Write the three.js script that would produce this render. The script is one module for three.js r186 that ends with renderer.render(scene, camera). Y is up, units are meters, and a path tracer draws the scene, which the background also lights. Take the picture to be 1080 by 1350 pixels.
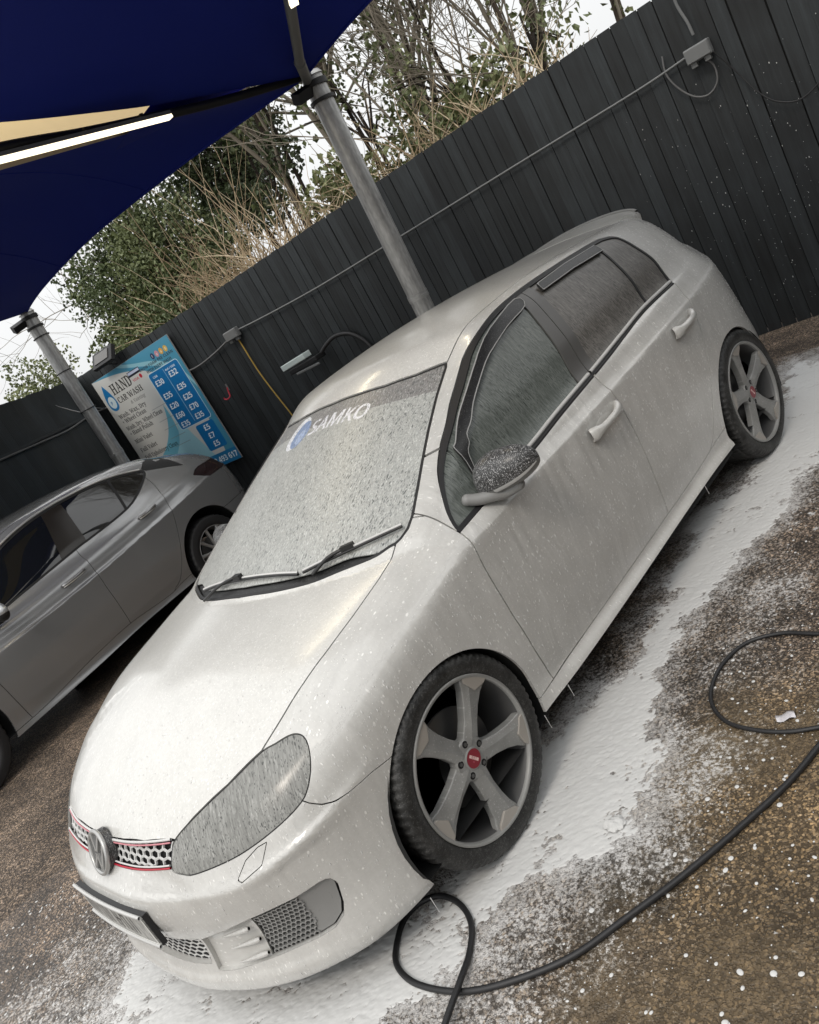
import * as THREE from 'three';
import { mergeGeometries, mergeVertices, toCreasedNormals } from 'three/addons/utils/BufferGeometryUtils.js';
import { RoundedBoxGeometry } from 'three/addons/geometries/RoundedBoxGeometry.js';
import { RectAreaLightUniformsLib } from 'three/addons/lights/RectAreaLightUniformsLib.js';

// ------------------------------------------------------------------ camera, sky, sun, exposure
const scene = new THREE.Scene();
const camera = new THREE.PerspectiveCamera(62.85, 819 / 1024, 0.05, 400);
{
  const yaw = 0.8752, pitch = 0.2601, roll = -0.5189;
  camera.position.set(2.7479, 1.7101, 2.5973);
  camera.rotation.order = 'YXZ';
  camera.rotation.set(-pitch, yaw, roll);
}
const renderer = new THREE.WebGLRenderer({ antialias: true });
renderer.setSize(819, 1024);
renderer.toneMapping = THREE.LinearToneMapping;
renderer.toneMappingExposure = 1.14;
renderer.shadowMap.enabled = true;
renderer.shadowMap.type = THREE.PCFSoftShadowMap;

{ // overcast sky, brighter overhead and towards the veiled sun
  const w = 128, h = 64, d = new Float32Array(w * h * 4), S = new THREE.Vector3(.25, .75, .60).normalize();
  for (let j = 0; j < h; j++) for (let i = 0; i < w; i++) {
    const phi = (i + .5) / w * Math.PI * 2 - Math.PI, th = (j + .5) / h * Math.PI - Math.PI / 2, v = new THREE.Vector3(Math.cos(th) * Math.cos(phi), Math.sin(th), Math.cos(th) * Math.sin(phi));
    const up = Math.max(0, v.y), k = .74 + .82 * up + .5 * Math.pow(Math.max(0, v.dot(S)), 4), g = v.y < 0 ? .25 : 1, q = (j * w + i) * 4;
    d[q] = k * g * .985; d[q + 1] = k * g * .995; d[q + 2] = k * g * 1.0; d[q + 3] = 1;
  }
  const sky = new THREE.DataTexture(d, w, h, THREE.RGBAFormat, THREE.FloatType); sky.mapping = THREE.EquirectangularReflectionMapping; sky.minFilter = sky.magFilter = THREE.LinearFilter; sky.needsUpdate = true;
  scene.background = sky; scene.environment = sky;
  const sun = new THREE.DirectionalLight(0xfff4e6, .9); sun.position.set(2.5, 7.5, 6.0); sun.castShadow = true; sun.shadow.radius = 26; sun.shadow.mapSize.set(2048, 2048);
  Object.assign(sun.shadow.camera, { left: -14, right: 8, top: 10, bottom: -8, near: .1, far: 40 }); scene.add(sun);
}

// ------------------------------------------------------------------ small maths
const clamp = (v, a = 0, b = 1) => Math.max(a, Math.min(b, v));
const mix = (a, b, t) => a + (b - a) * t;
const sstep = (a, b, v) => { const t = clamp((v - a) / (b - a)); return t * t * (3 - 2 * t); };
function rng(seed) { let a = seed >>> 0; return () => { a = (a + 0x6D2B79F5) | 0; let t = Math.imul(a ^ (a >>> 15), 1 | a); t = (t + Math.imul(t ^ (t >>> 7), 61 | t)) ^ t; return ((t ^ (t >>> 14)) >>> 0) / 4294967296; }; }
function pchipSlopes(X, Y) {
  const n = X.length, d = new Array(n), h = [], m = [];
  for (let i = 0; i < n - 1; i++) { h[i] = X[i + 1] - X[i]; m[i] = (Y[i + 1] - Y[i]) / h[i]; }
  d[0] = m[0]; d[n - 1] = m[n - 2];
  for (let i = 1; i < n - 1; i++) {
    if (m[i - 1] * m[i] <= 0) d[i] = 0;
    else { const w1 = 2 * h[i] + h[i - 1], w2 = h[i] + 2 * h[i - 1]; d[i] = (w1 + w2) / (w1 / m[i - 1] + w2 / m[i]); }
  }
  return d;
}
function pchipAt(X, Y, D, x) {
  const n = X.length;
  if (x <= X[0]) return Y[0] + D[0] * (x - X[0]);
  if (x >= X[n - 1]) return Y[n - 1] + D[n - 1] * (x - X[n - 1]);
  let a = 0, b = n - 1; while (b - a > 1) { const c = (a + b) >> 1; if (X[c] <= x) a = c; else b = c; }
  const h = X[b] - X[a], t = (x - X[a]) / h, t2 = t * t, t3 = t2 * t;
  return (2 * t3 - 3 * t2 + 1) * Y[a] + (t3 - 2 * t2 + t) * h * D[a] + (3 * t2 - 2 * t3) * Y[b] + (t3 - t2) * h * D[b];
}
function curve(pts) { const P = [...pts].sort((a, b) => a[0] - b[0]), X = P.map(p => p[0]), Y = P.map(p => p[1]), D = pchipSlopes(X, Y); return x => pchipAt(X, Y, D, x); }
const smax = (a, b, r) => { const h = Math.max(r - Math.abs(a - b), 0) / r; return Math.max(a, b) + h * h * r * 0.25; };
const smin = (a, b, r) => -smax(-a, -b, r);
// Catmull-Rom through 2-D or 3-D points
function catmull(P, per = 8, closed = false) {
  const n = P.length, out = [], dim = P[0].length, segs = closed ? n : n - 1;
  for (let i = 0; i < segs; i++) {
    const g = k => closed ? P[(k + n) % n] : P[clamp(k, 0, n - 1)];
    const a = g(i - 1), b = g(i), c = g(i + 1), d = g(i + 2);
    for (let j = 0; j < per; j++) {
      const t = j / per, q = [];
      for (let k = 0; k < dim; k++) q.push(0.5 * (2 * b[k] + (c[k] - a[k]) * t + (2 * a[k] - 5 * b[k] + 4 * c[k] - d[k]) * t * t + (3 * b[k] - a[k] - 3 * c[k] + d[k]) * t * t * t));
      out.push(q);
    }
  }
  if (!closed) out.push([...P[n - 1]]);
  return out;
}

// ------------------------------------------------------------------ car body surface: a wall that follows a plan outline (inset by a height profile) capped by a top height field
function makeHull(o) {
  const raw = catmull(o.plan, 10), N = raw.length;
  const S = [0]; for (let i = 1; i < N; i++) S[i] = S[i - 1] + Math.hypot(raw[i][0] - raw[i - 1][0], raw[i][1] - raw[i - 1][1]);
  const st = o.stations, sAt = st.map(q => S[q.i * 10]), nn = st[0].n.length;
  const YD = [], OD = [];
  for (let j = 0; j < nn; j++) { YD[j] = curve(st.map((q, k) => [sAt[k], q.n[j][0]])); OD[j] = curve(st.map((q, k) => [sAt[k], q.n[j][1]])); }
  const TN = 600, tab = [], smaxS = S[N - 1];
  for (let k = 0; k <= TN; k++) {
    const s = smaxS * k / TN, X = [], Y = [];
    for (let j = 0; j < nn; j++) { X.push(YD[j](s)); Y.push(OD[j](s)); }
    tab.push([X, Y, pchipSlopes(X, Y)]);
  }
  const off = (s, y) => { const f = clamp(s / smaxS) * TN, i = Math.min(TN - 1, Math.floor(f)), t = f - i; return mix(pchipAt(...tab[i], y), pchipAt(...tab[i + 1], y), t); };
  function plan(x, z) {
    let best = 1e9, bi = 0;
    for (let i = 0; i < N; i += 3) { const d = (raw[i][0] - x) ** 2 + (raw[i][1] - z) ** 2; if (d < best) { best = d; bi = i; } }
    let bd = 1e9, bs = 0, sg = -1;
    for (let i = Math.max(0, bi - 4); i < Math.min(N - 1, bi + 4); i++) {
      const ax = raw[i][0], az = raw[i][1], ex = raw[i + 1][0] - ax, ez = raw[i + 1][1] - az, L = ex * ex + ez * ez;
      const t = clamp(((x - ax) * ex + (z - az) * ez) / L), dx = x - ax - ex * t, dz = z - az - ez * t, d = Math.hypot(dx, dz);
      if (d < bd) { bd = d; bs = mix(S[i], S[i + 1], t); sg = (ex * dz - ez * dx) > 0 ? 1 : -1; }   // outline runs front -> rear with x >= 0: outside on its left
    }
    return [sg * bd, bs];
  }
  function field(x, y, z, pl) {
    x = Math.abs(x);
    const [d, s] = pl || plan(x, z);
    const o0 = off(s, y), oy = (off(s, y + 0.01) - o0) / 0.01;
    const wall = (d + o0) / Math.sqrt(1 + oy * oy);
    const t0 = o.top(x, z), tx = (o.top(x + 0.01, z) - t0) / 0.01, tz = (o.top(x, z + 0.01) - t0) / 0.01;
    const top = (y - t0) / Math.sqrt(1 + tx * tx + tz * tz);
    return smax(wall, top, o.blend(x, z));
  }
  function grad(x, y, z, e = 0.0015) {
    const f = field;
    const gx = x < e * 1.5 ? (x < 1e-6 ? 0 : (f(x + e, y, z) - f(x - e, y, z)) / (2 * e)) : (f(x + e, y, z) - f(x - e, y, z)) / (2 * e);
    return [gx, (f(x, y + e, z) - f(x, y - e, z)) / (2 * e), (f(x, y, z + e) - f(x, y, z - e)) / (2 * e)];
  }
  function snap(p, it = 3) {
    for (let k = 0; k < it; k++) { const g = grad(...p), v = field(...p), L = g[0] * g[0] + g[1] * g[1] + g[2] * g[2] + 1e-9; const q = clamp(v / L, -0.02, 0.02); p[0] -= g[0] * q; p[1] -= g[1] * q; p[2] -= g[2] * q; }
    return p;
  }
  function normal(p) { const g = grad(...p), L = Math.hypot(...g) || 1; return [g[0] / L, g[1] / L, g[2] / L]; }
  // point on the flank at (y, z): march x inwards
  function xAt(y, z) { let a = 0, b = 1.1; for (let k = 0; k < 40; k++) { const m = (a + b) / 2; if (field(m, y, z) < 0) a = m; else b = m; } return a; }
  function yAt(x, z) { let a = 0.3, b = 1.7; for (let k = 0; k < 40; k++) { const m = (a + b) / 2; if (field(x, m, z) < 0) a = m; else b = m; } return a; }
  function zFront(x, y) { let a = 1.2, b = 2.4; for (let k = 0; k < 40; k++) { const m = (a + b) / 2; if (field(x, y, m) < 0) a = m; else b = m; } return a; }
  // half mesh (x >= 0) by surface nets
  function mesh(h) {
    const [zlo, zhi] = o.zr, nx = Math.ceil(1.0 / h) + 2, ny = Math.ceil((o.yr[1] - o.yr[0]) / h) + 1, nz = Math.ceil((zhi - zlo) / h) + 1;
    const x0 = -1.5 * h, y0 = o.yr[0], id = (i, j, k) => (i * ny + j) * nz + k, V = new Float32Array(nx * ny * nz);
    for (let i = 0; i < nx; i++) for (let k = 0; k < nz; k++) {
      const x = x0 + i * h, z = zlo + k * h, pl = plan(Math.abs(x), z);
      if (pl[0] > 0.1 || pl[0] < -0.62) { const lo = pl[0] > 0 ? 1 : null; for (let j = 0; j < ny; j++) V[id(i, j, k)] = lo ?? (y0 + j * h - o.top(Math.abs(x), z)) * 0.7; continue; }
      for (let j = 0; j < ny; j++) V[id(i, j, k)] = field(x, y0 + j * h, z, pl);
    }
    const vid = new Int32Array(nx * ny * nz).fill(-1), P = [], T = [];
    const C = [[0, 0, 0], [1, 0, 0], [0, 1, 0], [1, 1, 0], [0, 0, 1], [1, 0, 1], [0, 1, 1], [1, 1, 1]];
    const E = [[0, 1], [2, 3], [4, 5], [6, 7], [0, 2], [1, 3], [4, 6], [5, 7], [0, 4], [1, 5], [2, 6], [3, 7]];
    for (let i = 0; i < nx - 1; i++) for (let j = 0; j < ny - 1; j++) for (let k = 0; k < nz - 1; k++) {
      let m = 0; const v = []; for (let c = 0; c < 8; c++) { v[c] = V[id(i + C[c][0], j + C[c][1], k + C[c][2])]; if (v[c] < 0) m |= 1 << c; }
      if (m === 0 || m === 255) continue;
      let a = 0, b = 0, d = 0, n = 0;
      for (const [e, f] of E) if ((v[e] < 0) !== (v[f] < 0)) { const t = v[e] / (v[e] - v[f]); a += mix(C[e][0], C[f][0], t); b += mix(C[e][1], C[f][1], t); d += mix(C[e][2], C[f][2], t); n++; }
      vid[id(i, j, k)] = P.length; P.push([x0 + (i + a / n) * h, y0 + (j + b / n) * h, zlo + (k + d / n) * h]);
    }
    const quad = (a, b, c, d, flip) => { if (a < 0 || b < 0 || c < 0 || d < 0) return; flip ? T.push(a, c, b, a, d, c) : T.push(a, b, c, a, c, d); };
    for (let i = 1; i < nx - 1; i++) for (let j = 1; j < ny - 1; j++) for (let k = 1; k < nz - 1; k++) {
      const s = V[id(i, j, k)] < 0;
      if (s !== V[id(i + 1, j, k)] < 0) quad(vid[id(i, j - 1, k - 1)], vid[id(i, j, k - 1)], vid[id(i, j, k)], vid[id(i, j - 1, k)], !s);
      if (s !== V[id(i, j + 1, k)] < 0) quad(vid[id(i - 1, j, k - 1)], vid[id(i - 1, j, k)], vid[id(i, j, k)], vid[id(i, j, k - 1)], !s);
      if (s !== V[id(i, j, k + 1)] < 0) quad(vid[id(i - 1, j - 1, k)], vid[id(i, j - 1, k)], vid[id(i, j, k)], vid[id(i - 1, j, k)], !s);
    }
    for (const p of P) { const x = p[0]; snap(p); }
    const Nn = P.map(p => { const q = normal([Math.abs(p[0]), p[1], p[2]]); if (p[0] < 0) q[0] = -q[0]; return q; });
    let M = { p: P, n: Nn, t: T };
    M = clip(M, p => -p[0])[0];
    for (let i = 0; i < M.p.length; i++) if (Math.abs(M.p[i][0]) < 1e-4) { M.p[i][0] = 0; M.n[i][0] = 0; const L = Math.hypot(...M.n[i]) || 1; M.n[i] = M.n[i].map(v => v / L); }
    return M;
  }
  return { field, normal, snap, xAt, yAt, zFront, plan, off, mesh };
}
// ------------------------------------------------------------------ mesh tools: {p:[[x,y,z]], n:[[..]], t:[i,j,k...]}
function compact(p, n, t) {
  const map = new Int32Array(p.length).fill(-1), P = [], N = [], T = [];
  for (const i of t) { if (map[i] < 0) { map[i] = P.length; P.push(p[i]); N.push(n[i]); } T.push(map[i]); }
  return { p: P, n: N, t: T };
}
function clip(M, f) {                          // -> [part with f < 0, part with f > 0]
  const p = M.p.map(q => [...q]), n = M.n.map(q => [...q]), F = p.map(f), A = [], B = [], cut = new Map();
  for (let i = 0; i < F.length; i++) if (Math.abs(F[i]) < 1e-6) F[i] = F[i] < 0 ? -1e-6 : 1e-6;
  function mid(a, b) {
    const key = a < b ? a * 4194304 + b : b * 4194304 + a; let m = cut.get(key); if (m !== undefined) return m;
    let lo = 0, hi = 1, flo = F[a], fhi = F[b], t = flo / (flo - fhi);
    const at = t => [mix(p[a][0], p[b][0], t), mix(p[a][1], p[b][1], t), mix(p[a][2], p[b][2], t)];
    for (let k = 0; k < 6; k++) { const v = f(at(t)); if (Math.abs(v) < 1e-5) break; if ((v < 0) === (flo < 0)) { lo = t; flo = v; } else { hi = t; fhi = v; } t = clamp(mix(lo, hi, flo / (flo - fhi)), lo + (hi - lo) * 0.05, hi - (hi - lo) * 0.05); }
    const q = at(t), nn = [0, 1, 2].map(k => mix(n[a][k], n[b][k], t)), L = Math.hypot(...nn) || 1;
    m = p.length; p.push(q); n.push(nn.map(v => v / L)); cut.set(key, m); return m;
  }
  for (let i = 0; i < M.t.length; i += 3) {
    const v = [M.t[i], M.t[i + 1], M.t[i + 2]], s = v.map(k => F[k] < 0), c = s[0] + s[1] + s[2];
    if (c === 3) { A.push(...v); continue; } if (c === 0) { B.push(...v); continue; }
    const one = c === 1, k = s.findIndex(q => q === one), a = v[k], b = v[(k + 1) % 3], d = v[(k + 2) % 3], ab = mid(a, b), ad = mid(a, d);
    (one ? A : B).push(a, ab, ad); (one ? B : A).push(ab, b, d, ab, d, ad);
  }
  return [compact(p, n, A), compact(p, n, B)];
}
function joinM(...L) { const p = [], n = [], t = []; for (const m of L) { const o = p.length; p.push(...m.p); n.push(...m.n); for (const i of m.t) t.push(i + o); } return { p, n, t }; }
function mirrorM(M) { const t = []; for (let i = 0; i < M.t.length; i += 3) t.push(M.t[i], M.t[i + 2], M.t[i + 1]); return { p: M.p.map(q => [-q[0], q[1], q[2]]), n: M.n.map(q => [-q[0], q[1], q[2]]), t }; }
function offsetM(M, d) { return { p: M.p.map((q, i) => q.map((v, k) => v + M.n[i][k] * d)), n: M.n, t: M.t }; }
function skirtM(M, depth, keep = () => true) {           // turn the free edges of a sheet inwards
  const cnt = new Map(), K = 4194304;
  for (let i = 0; i < M.t.length; i += 3) for (let k = 0; k < 3; k++) { const a = M.t[i + k], b = M.t[i + (k + 1) % 3], key = Math.min(a, b) * K + Math.max(a, b); cnt.set(key, cnt.has(key) ? null : [a, b]); }
  const p = [], n = [], t = [];
  for (const e of cnt.values()) {
    if (!e) continue; const [a, b] = e, A = M.p[a], B = M.p[b]; if (A[0] < 1e-4 && B[0] < 1e-4 && A[0] > -1e-4) continue; if (!keep(A, B)) continue;
    const C = A.map((v, k) => v - M.n[a][k] * depth), D = B.map((v, k) => v - M.n[b][k] * depth);
    const e1 = B.map((v, k) => v - A[k]), e2 = M.n[a], c = [e1[1] * e2[2] - e1[2] * e2[1], e1[2] * e2[0] - e1[0] * e2[2], e1[0] * e2[1] - e1[1] * e2[0]], L = Math.hypot(...c) || 1, nn = c.map(v => v / L), o = p.length;
    p.push(A, B, C, D); n.push(nn, nn, nn, nn); t.push(o, o + 2, o + 1, o + 1, o + 2, o + 3);
  }
  return joinM(M, { p, n, t });
}
function toGeo(M, uv) {
  const g = new THREE.BufferGeometry(), P = new Float32Array(M.p.length * 3), N = new Float32Array(M.p.length * 3), U = new Float32Array(M.p.length * 2);
  M.p.forEach((q, i) => { P.set(q, i * 3); N.set(M.n[i], i * 3); U.set(uv ? uv(q, M.n[i]) : [q[2], q[1]], i * 2); });
  g.setAttribute('position', new THREE.BufferAttribute(P, 3)); g.setAttribute('normal', new THREE.BufferAttribute(N, 3)); g.setAttribute('uv', new THREE.BufferAttribute(U, 2)); g.setIndex(M.t); return g;
}
function polyField(poly, proj) {               // signed distance (< 0 inside) to a closed 2-D outline in some projection
  const n = poly.length;
  return q => {
    const [x, y] = proj(q); let d = 1e9, ins = false;
    for (let i = 0, j = n - 1; i < n; j = i++) {
      const ax = poly[j][0], ay = poly[j][1], bx = poly[i][0], by = poly[i][1], ex = bx - ax, ey = by - ay, t = clamp(((x - ax) * ex + (y - ay) * ey) / (ex * ex + ey * ey + 1e-12));
      d = Math.min(d, (x - ax - ex * t) ** 2 + (y - ay - ey * t) ** 2);
      if ((ay > y) !== (by > y) && x < (bx - ax) * (y - ay) / (by - ay) + ax) ins = !ins;
    }
    return (ins ? -1 : 1) * Math.sqrt(d);
  };
}

// ------------------------------------------------------------------ the white hot hatch: shape of its body
const golfTop = (() => {
  const bon = curve([[2.2, .50], [2.10, .60], [2.06, .665], [2.0, .72], [1.95, .757], [1.85, .805], [1.7, .857], [1.5, .903], [1.289, .934], [1.1, .955], [1.0, .963], [.8, .975]]);
  const bd = curve([[.8, .02], [1.0, .03], [1.289, .05], [1.5, .060], [1.726, .080], [1.9, .105], [2.05, .14], [2.2, .16]]);
  const roof = curve([[.7, 1.345], [.45, 1.372], [.3, 1.392], [.1, 1.415], [-.1, 1.43], [-.4, 1.438], [-.7, 1.432], [-1.0, 1.417], [-1.4, 1.385], [-1.7, 1.352], [-2.0, 1.31]]);
  return (x, z) => {
    const b = bon(z) - bd(z) * Math.pow(x / .65, 2.2);
    const zz = z + mix(.48, .42, clamp((1.0 - z) / .75)) * x * x; let w = .945 + (1.23 - zz) * .47; w += .014 * Math.sin(clamp((1.23 - zz) / .85) * Math.PI); w -= .16 * x * x * clamp((w - .945) / .4);
    const r = roof(z) - .15 * x * x;
    return Math.max(b, smin(w, r, .03));
  };
})();
const golf = makeHull({
  plan: [[0, 2.165], [.15, 2.162], [.28, 2.147], [.42, 2.107], [.5, 2.075], [.6, 2.018], [.68, 1.952], [.75, 1.878], [.80, 1.80], [.836, 1.70], [.858, 1.60], [.872, 1.45], [.880, 1.289], [.882, 1.0], [.884, .7], [.886, .3], [.887, -.2], [.887, -.7], [.886, -1.1], [.880, -1.35], [.856, -1.55], [.808, -1.70], [.735, -1.835], [.63, -1.93], [.48, -2.0], [.25, -2.03], [0, -2.04]],
  stations: [
    { i: 0, n: [[.10, .05], [.145, .005], [.175, 0], [.21, .02], [.30, .03], [.38, .012], [.46, 0], [.505, .001], [.535, .024], [.585, .062], [.62, .085], [.65, .105], [.70, .15], [.78, .25], [.9, .45], [1.2, .9], [1.5, 1.3]] },
    { i: 5, n: [[.10, .06], [.145, .016], [.175, .012], [.21, .022], [.30, .03], [.40, .010], [.47, -.002], [.505, -.009], [.53, .008], [.56, .020], [.61, .036], [.65, .058], [.70, .095], [.78, .18], [.9, .4], [1.2, .8], [1.5, 1.1]] },
    { i: 8, n: [[.10, .07], [.145, .020], [.175, .012], [.21, .014], [.30, .018], [.40, .014], [.50, .005], [.545, -.005], [.566, .008], [.61, .020], [.65, .034], [.69, .05], [.73, .08], [.78, .13], [.9, .3], [1.2, .7], [1.5, 1.0]] },
    { i: 11, n: [[.10, .06], [.145, .03], [.175, .02], [.21, .015], [.30, .01], [.40, .005], [.50, .001], [.60, 0], [.66, .0], [.70, .003], [.74, .012], [.78, .03], [.83, .06], [.87, .10], [.95, .2], [1.2, .5], [1.5, .8]] },
    { i: 12, n: [[.10, .06], [.145, .03], [.175, .02], [.21, .015], [.30, .01], [.40, .004], [.50, 0], [.60, 0], [.70, .001], [.76, .006], [.785, .012], [.81, .022], [.85, .045], [.89, .08], [.95, .15], [1.2, .4], [1.5, .7]] },
    { i: 13, n: [[.10, .06], [.145, .03], [.175, .02], [.21, .022], [.30, .018], [.40, .008], [.55, .002], [.70, 0], [.80, .001], [.825, .003], [.84, .010], [.86, .022], [.885, .042], [.91, .06], [.97, .095], [1.2, .25], [1.5, .45]] },
    { i: 14, n: [[.10, .06], [.15, .022], [.185, .006], [.215, .012], [.26, .036], [.32, .026], [.45, .010], [.60, .002], [.825, .001], [.845, .002], [.858, .009], [.875, .022], [.893, .040], [.905, .056], [1.1, .150], [1.33, .265], [1.5, .35]] },
    { i: 15, n: [[.10, .06], [.15, .022], [.185, .004], [.215, .010], [.26, .036], [.32, .026], [.45, .010], [.60, .002], [.84, 0], [.860, .001], [.873, .009], [.893, .022], [.925, .042], [.938, .058], [1.1, .122], [1.33, .232], [1.5, .315]] },
    { i: 16, n: [[.10, .06], [.15, .022], [.19, .004], [.22, .010], [.265, .036], [.325, .026], [.45, .010], [.60, .002], [.86, 0], [.879, .001], [.892, .009], [.915, .022], [.967, .045], [.98, .06], [1.13, .118], [1.34, .228], [1.5, .315]] },
    { i: 17, n: [[.10, .06], [.165, .022], [.20, .004], [.235, .010], [.28, .036], [.34, .026], [.46, .010], [.62, .002], [.885, 0], [.905, .001], [.918, .009], [.945, .022], [.995, .045], [1.008, .06], [1.15, .118], [1.34, .228], [1.5, .315]] },
    { i: 18, n: [[.10, .06], [.165, .03], [.20, .02], [.235, .015], [.28, .012], [.34, .008], [.46, .003], [.62, 0], [.905, .002], [.926, .004], [.939, .013], [.965, .026], [1.015, .05], [1.028, .062], [1.16, .125], [1.33, .24], [1.5, .33]] },
    { i: 19, n: [[.10, .06], [.165, .03], [.20, .02], [.235, .015], [.28, .012], [.34, .006], [.46, 0], [.62, 0], [.92, .008], [.945, .012], [.958, .022], [.985, .036], [1.03, .062], [1.05, .075], [1.17, .145], [1.32, .26], [1.5, .36]] },
    { i: 21, n: [[.10, .06], [.165, .02], [.20, .01], [.235, .008], [.28, .006], [.34, .003], [.46, 0], [.62, .015], [.90, .055], [.96, .072], [.972, .082], [1.0, .10], [1.05, .135], [1.08, .16], [1.17, .21], [1.3, .29], [1.5, .42]] },
    { i: 23, n: [[.10, .06], [.165, .03], [.20, .02], [.235, .02], [.28, .015], [.34, .01], [.46, 0], [.62, .02], [.90, .06], [.96, .08], [.972, .09], [1.0, .11], [1.05, .14], [1.08, .17], [1.17, .24], [1.3, .34], [1.5, .5]] },
    { i: 26, n: [[.10, .06], [.165, .03], [.20, .02], [.235, .02], [.28, .015], [.34, .01], [.46, 0], [.62, .02], [.90, .06], [.96, .08], [.972, .09], [1.0, .11], [1.05, .14], [1.08, .17], [1.17, .24], [1.3, .34], [1.5, .5]] },
  ],
  top: golfTop,
  blend: (x, z) => z > 1.05 ? .10 : z > .8 ? mix(.045, .10, (z - .8) / .25) : z > .1 ? .045 : z > -.2 ? mix(.08, .045, (z + .2) / .3) : .08,
  zr: [-2.1, 2.25], yr: [.09, 1.5],
});

// ------------------------------------------------------------------ the silver hatchback: shape of its body (its own frame, front towards +z)
const SILVER = { x: -4.599, z: .576, yaw: .15983 };
const silverTop = (() => {
  const bon = curve([[2.3, .45], [2.12, .66], [2.0, .74], [1.7, .84], [1.33, .91], [1.05, .95], [.8, .97]]);
  const roof = curve([[.8, 1.38], [.5, 1.435], [.2, 1.478], [-.1, 1.497], [-.5, 1.49], [-.9, 1.458], [-1.3, 1.40], [-1.65, 1.29], [-2.0, 1.15], [-2.2, 1.05]]);
  return (x, z) => {
    const b = bon(z) - .07 * Math.pow(x / .65, 2.2);
    const zz = z + .46 * x * x; let w = .95 + (1.32 - zz) * .51; w -= .15 * x * x * clamp((w - .95) / .4);
    return Math.max(b, smin(w, roof(z) - .16 * x * x, .03));
  };
})();
const silver = makeHull({
  plan: [[0, 2.19], [.2, 2.18], [.4, 2.12], [.55, 2.04], [.68, 1.94], [.77, 1.82], [.83, 1.68], [.87, 1.5], [.89, 1.33], [.897, 1.0], [.90, .6], [.902, .2], [.903, -.3], [.903, -.8], [.90, -1.2], [.89, -1.5], [.86, -1.72], [.80, -1.92], [.70, -2.06], [.52, -2.14], [.25, -2.18], [0, -2.19]],
  stations: [
    { i: 0, n: [[.1, .05], [.17, 0], [.26, .01], [.45, 0], [.55, .02], [.66, .08], [.70, .12], [.78, .24], [.9, .45], [.95, .5], [1.0, .55], [1.2, .9], [1.5, 1.3]] },
    { i: 5, n: [[.1, .06], [.17, .01], [.26, .01], [.45, 0], [.58, .01], [.66, .04], [.70, .07], [.78, .15], [.9, .3], [.95, .4], [1.0, .5], [1.2, .8], [1.5, 1.1]] },
    { i: 8, n: [[.1, .07], [.17, .04], [.26, .02], [.45, 0], [.60, 0], [.72, .004], [.77, .012], [.82, .03], [.9, .09], [.95, .15], [1.0, .22], [1.2, .45], [1.5, .8]] },
    { i: 10, n: [[.1, .08], [.19, .035], [.26, .05], [.36, .03], [.60, .004], [.75, .004], [.775, .014], [.82, .024], [.89, .045], [.905, .07], [1.0, .12], [1.2, .24], [1.5, .42]] },
    { i: 12, n: [[.1, .08], [.20, .035], [.27, .05], [.37, .03], [.60, .004], [.79, .003], [.815, .014], [.86, .022], [.935, .042], [.95, .066], [1.1, .125], [1.36, .23], [1.5, .31]] },
    { i: 13, n: [[.1, .08], [.21, .035], [.28, .05], [.38, .03], [.60, .003], [.83, .003], [.855, .014], [.89, .022], [.965, .042], [.98, .066], [1.1, .12], [1.34, .24], [1.5, .34]] },
    { i: 14, n: [[.1, .08], [.21, .04], [.28, .03], [.38, .015], [.60, 0], [.86, .004], [.885, .016], [.92, .03], [1.0, .06], [1.02, .08], [1.12, .15], [1.32, .31], [1.5, .45]] },
    { i: 16, n: [[.1, .08], [.21, .03], [.28, .02], [.38, .01], [.60, 0], [.90, .02], [.925, .04], [.96, .06], [1.03, .11], [1.05, .125], [1.14, .20], [1.32, .36], [1.5, .5]] },
    { i: 18, n: [[.1, .08], [.21, .03], [.28, .02], [.38, .01], [.60, 0], [.90, .03], [.925, .05], [.96, .07], [1.03, .12], [1.05, .14], [1.14, .22], [1.32, .4], [1.5, .6]] },
    { i: 21, n: [[.1, .08], [.21, .03], [.28, .02], [.38, .01], [.60, 0], [.90, .03], [.925, .05], [.96, .07], [1.03, .12], [1.05, .14], [1.14, .24], [1.32, .5], [1.5, .8]] },
  ],
  top: silverTop,
  blend: (x, z) => z > 1.1 ? .10 : z > .9 ? mix(.05, .10, (z - .9) / .2) : z > .1 ? .05 : .08,
  zr: [-2.24, 2.26], yr: [.09, 1.5],
});

// ------------------------------------------------------------------ procedural textures
function makeNoise(seed, P = 256) {            // tileable value noise, period P cells
  const r = rng(seed), t = new Float32Array(65536); for (let i = 0; i < 65536; i++) t[i] = r();
  const g = (x, y, p) => t[((y % p + p) % p) * 256 % 65536 + ((x % p + p) % p)];
  const n = (x, y, p = P) => { const xi = Math.floor(x), yi = Math.floor(y), fx = x - xi, fy = y - yi, u = fx * fx * (3 - 2 * fx), v = fy * fy * (3 - 2 * fy); return mix(mix(g(xi, yi, p), g(xi + 1, yi, p), u), mix(g(xi, yi + 1, p), g(xi + 1, yi + 1, p), u), v); };
  n.fbm = (x, y, o = 4, p = P) => { let s = 0, a = 0.5, w = 0; for (let i = 0; i < o; i++) { s += a * n(x, y, p); w += a; x *= 2; y *= 2; p = Math.min(256, p * 2); a *= 0.5; } return s / w; };
  return n;
}
const NZ = makeNoise(7), NZ2 = makeNoise(91);
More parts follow.
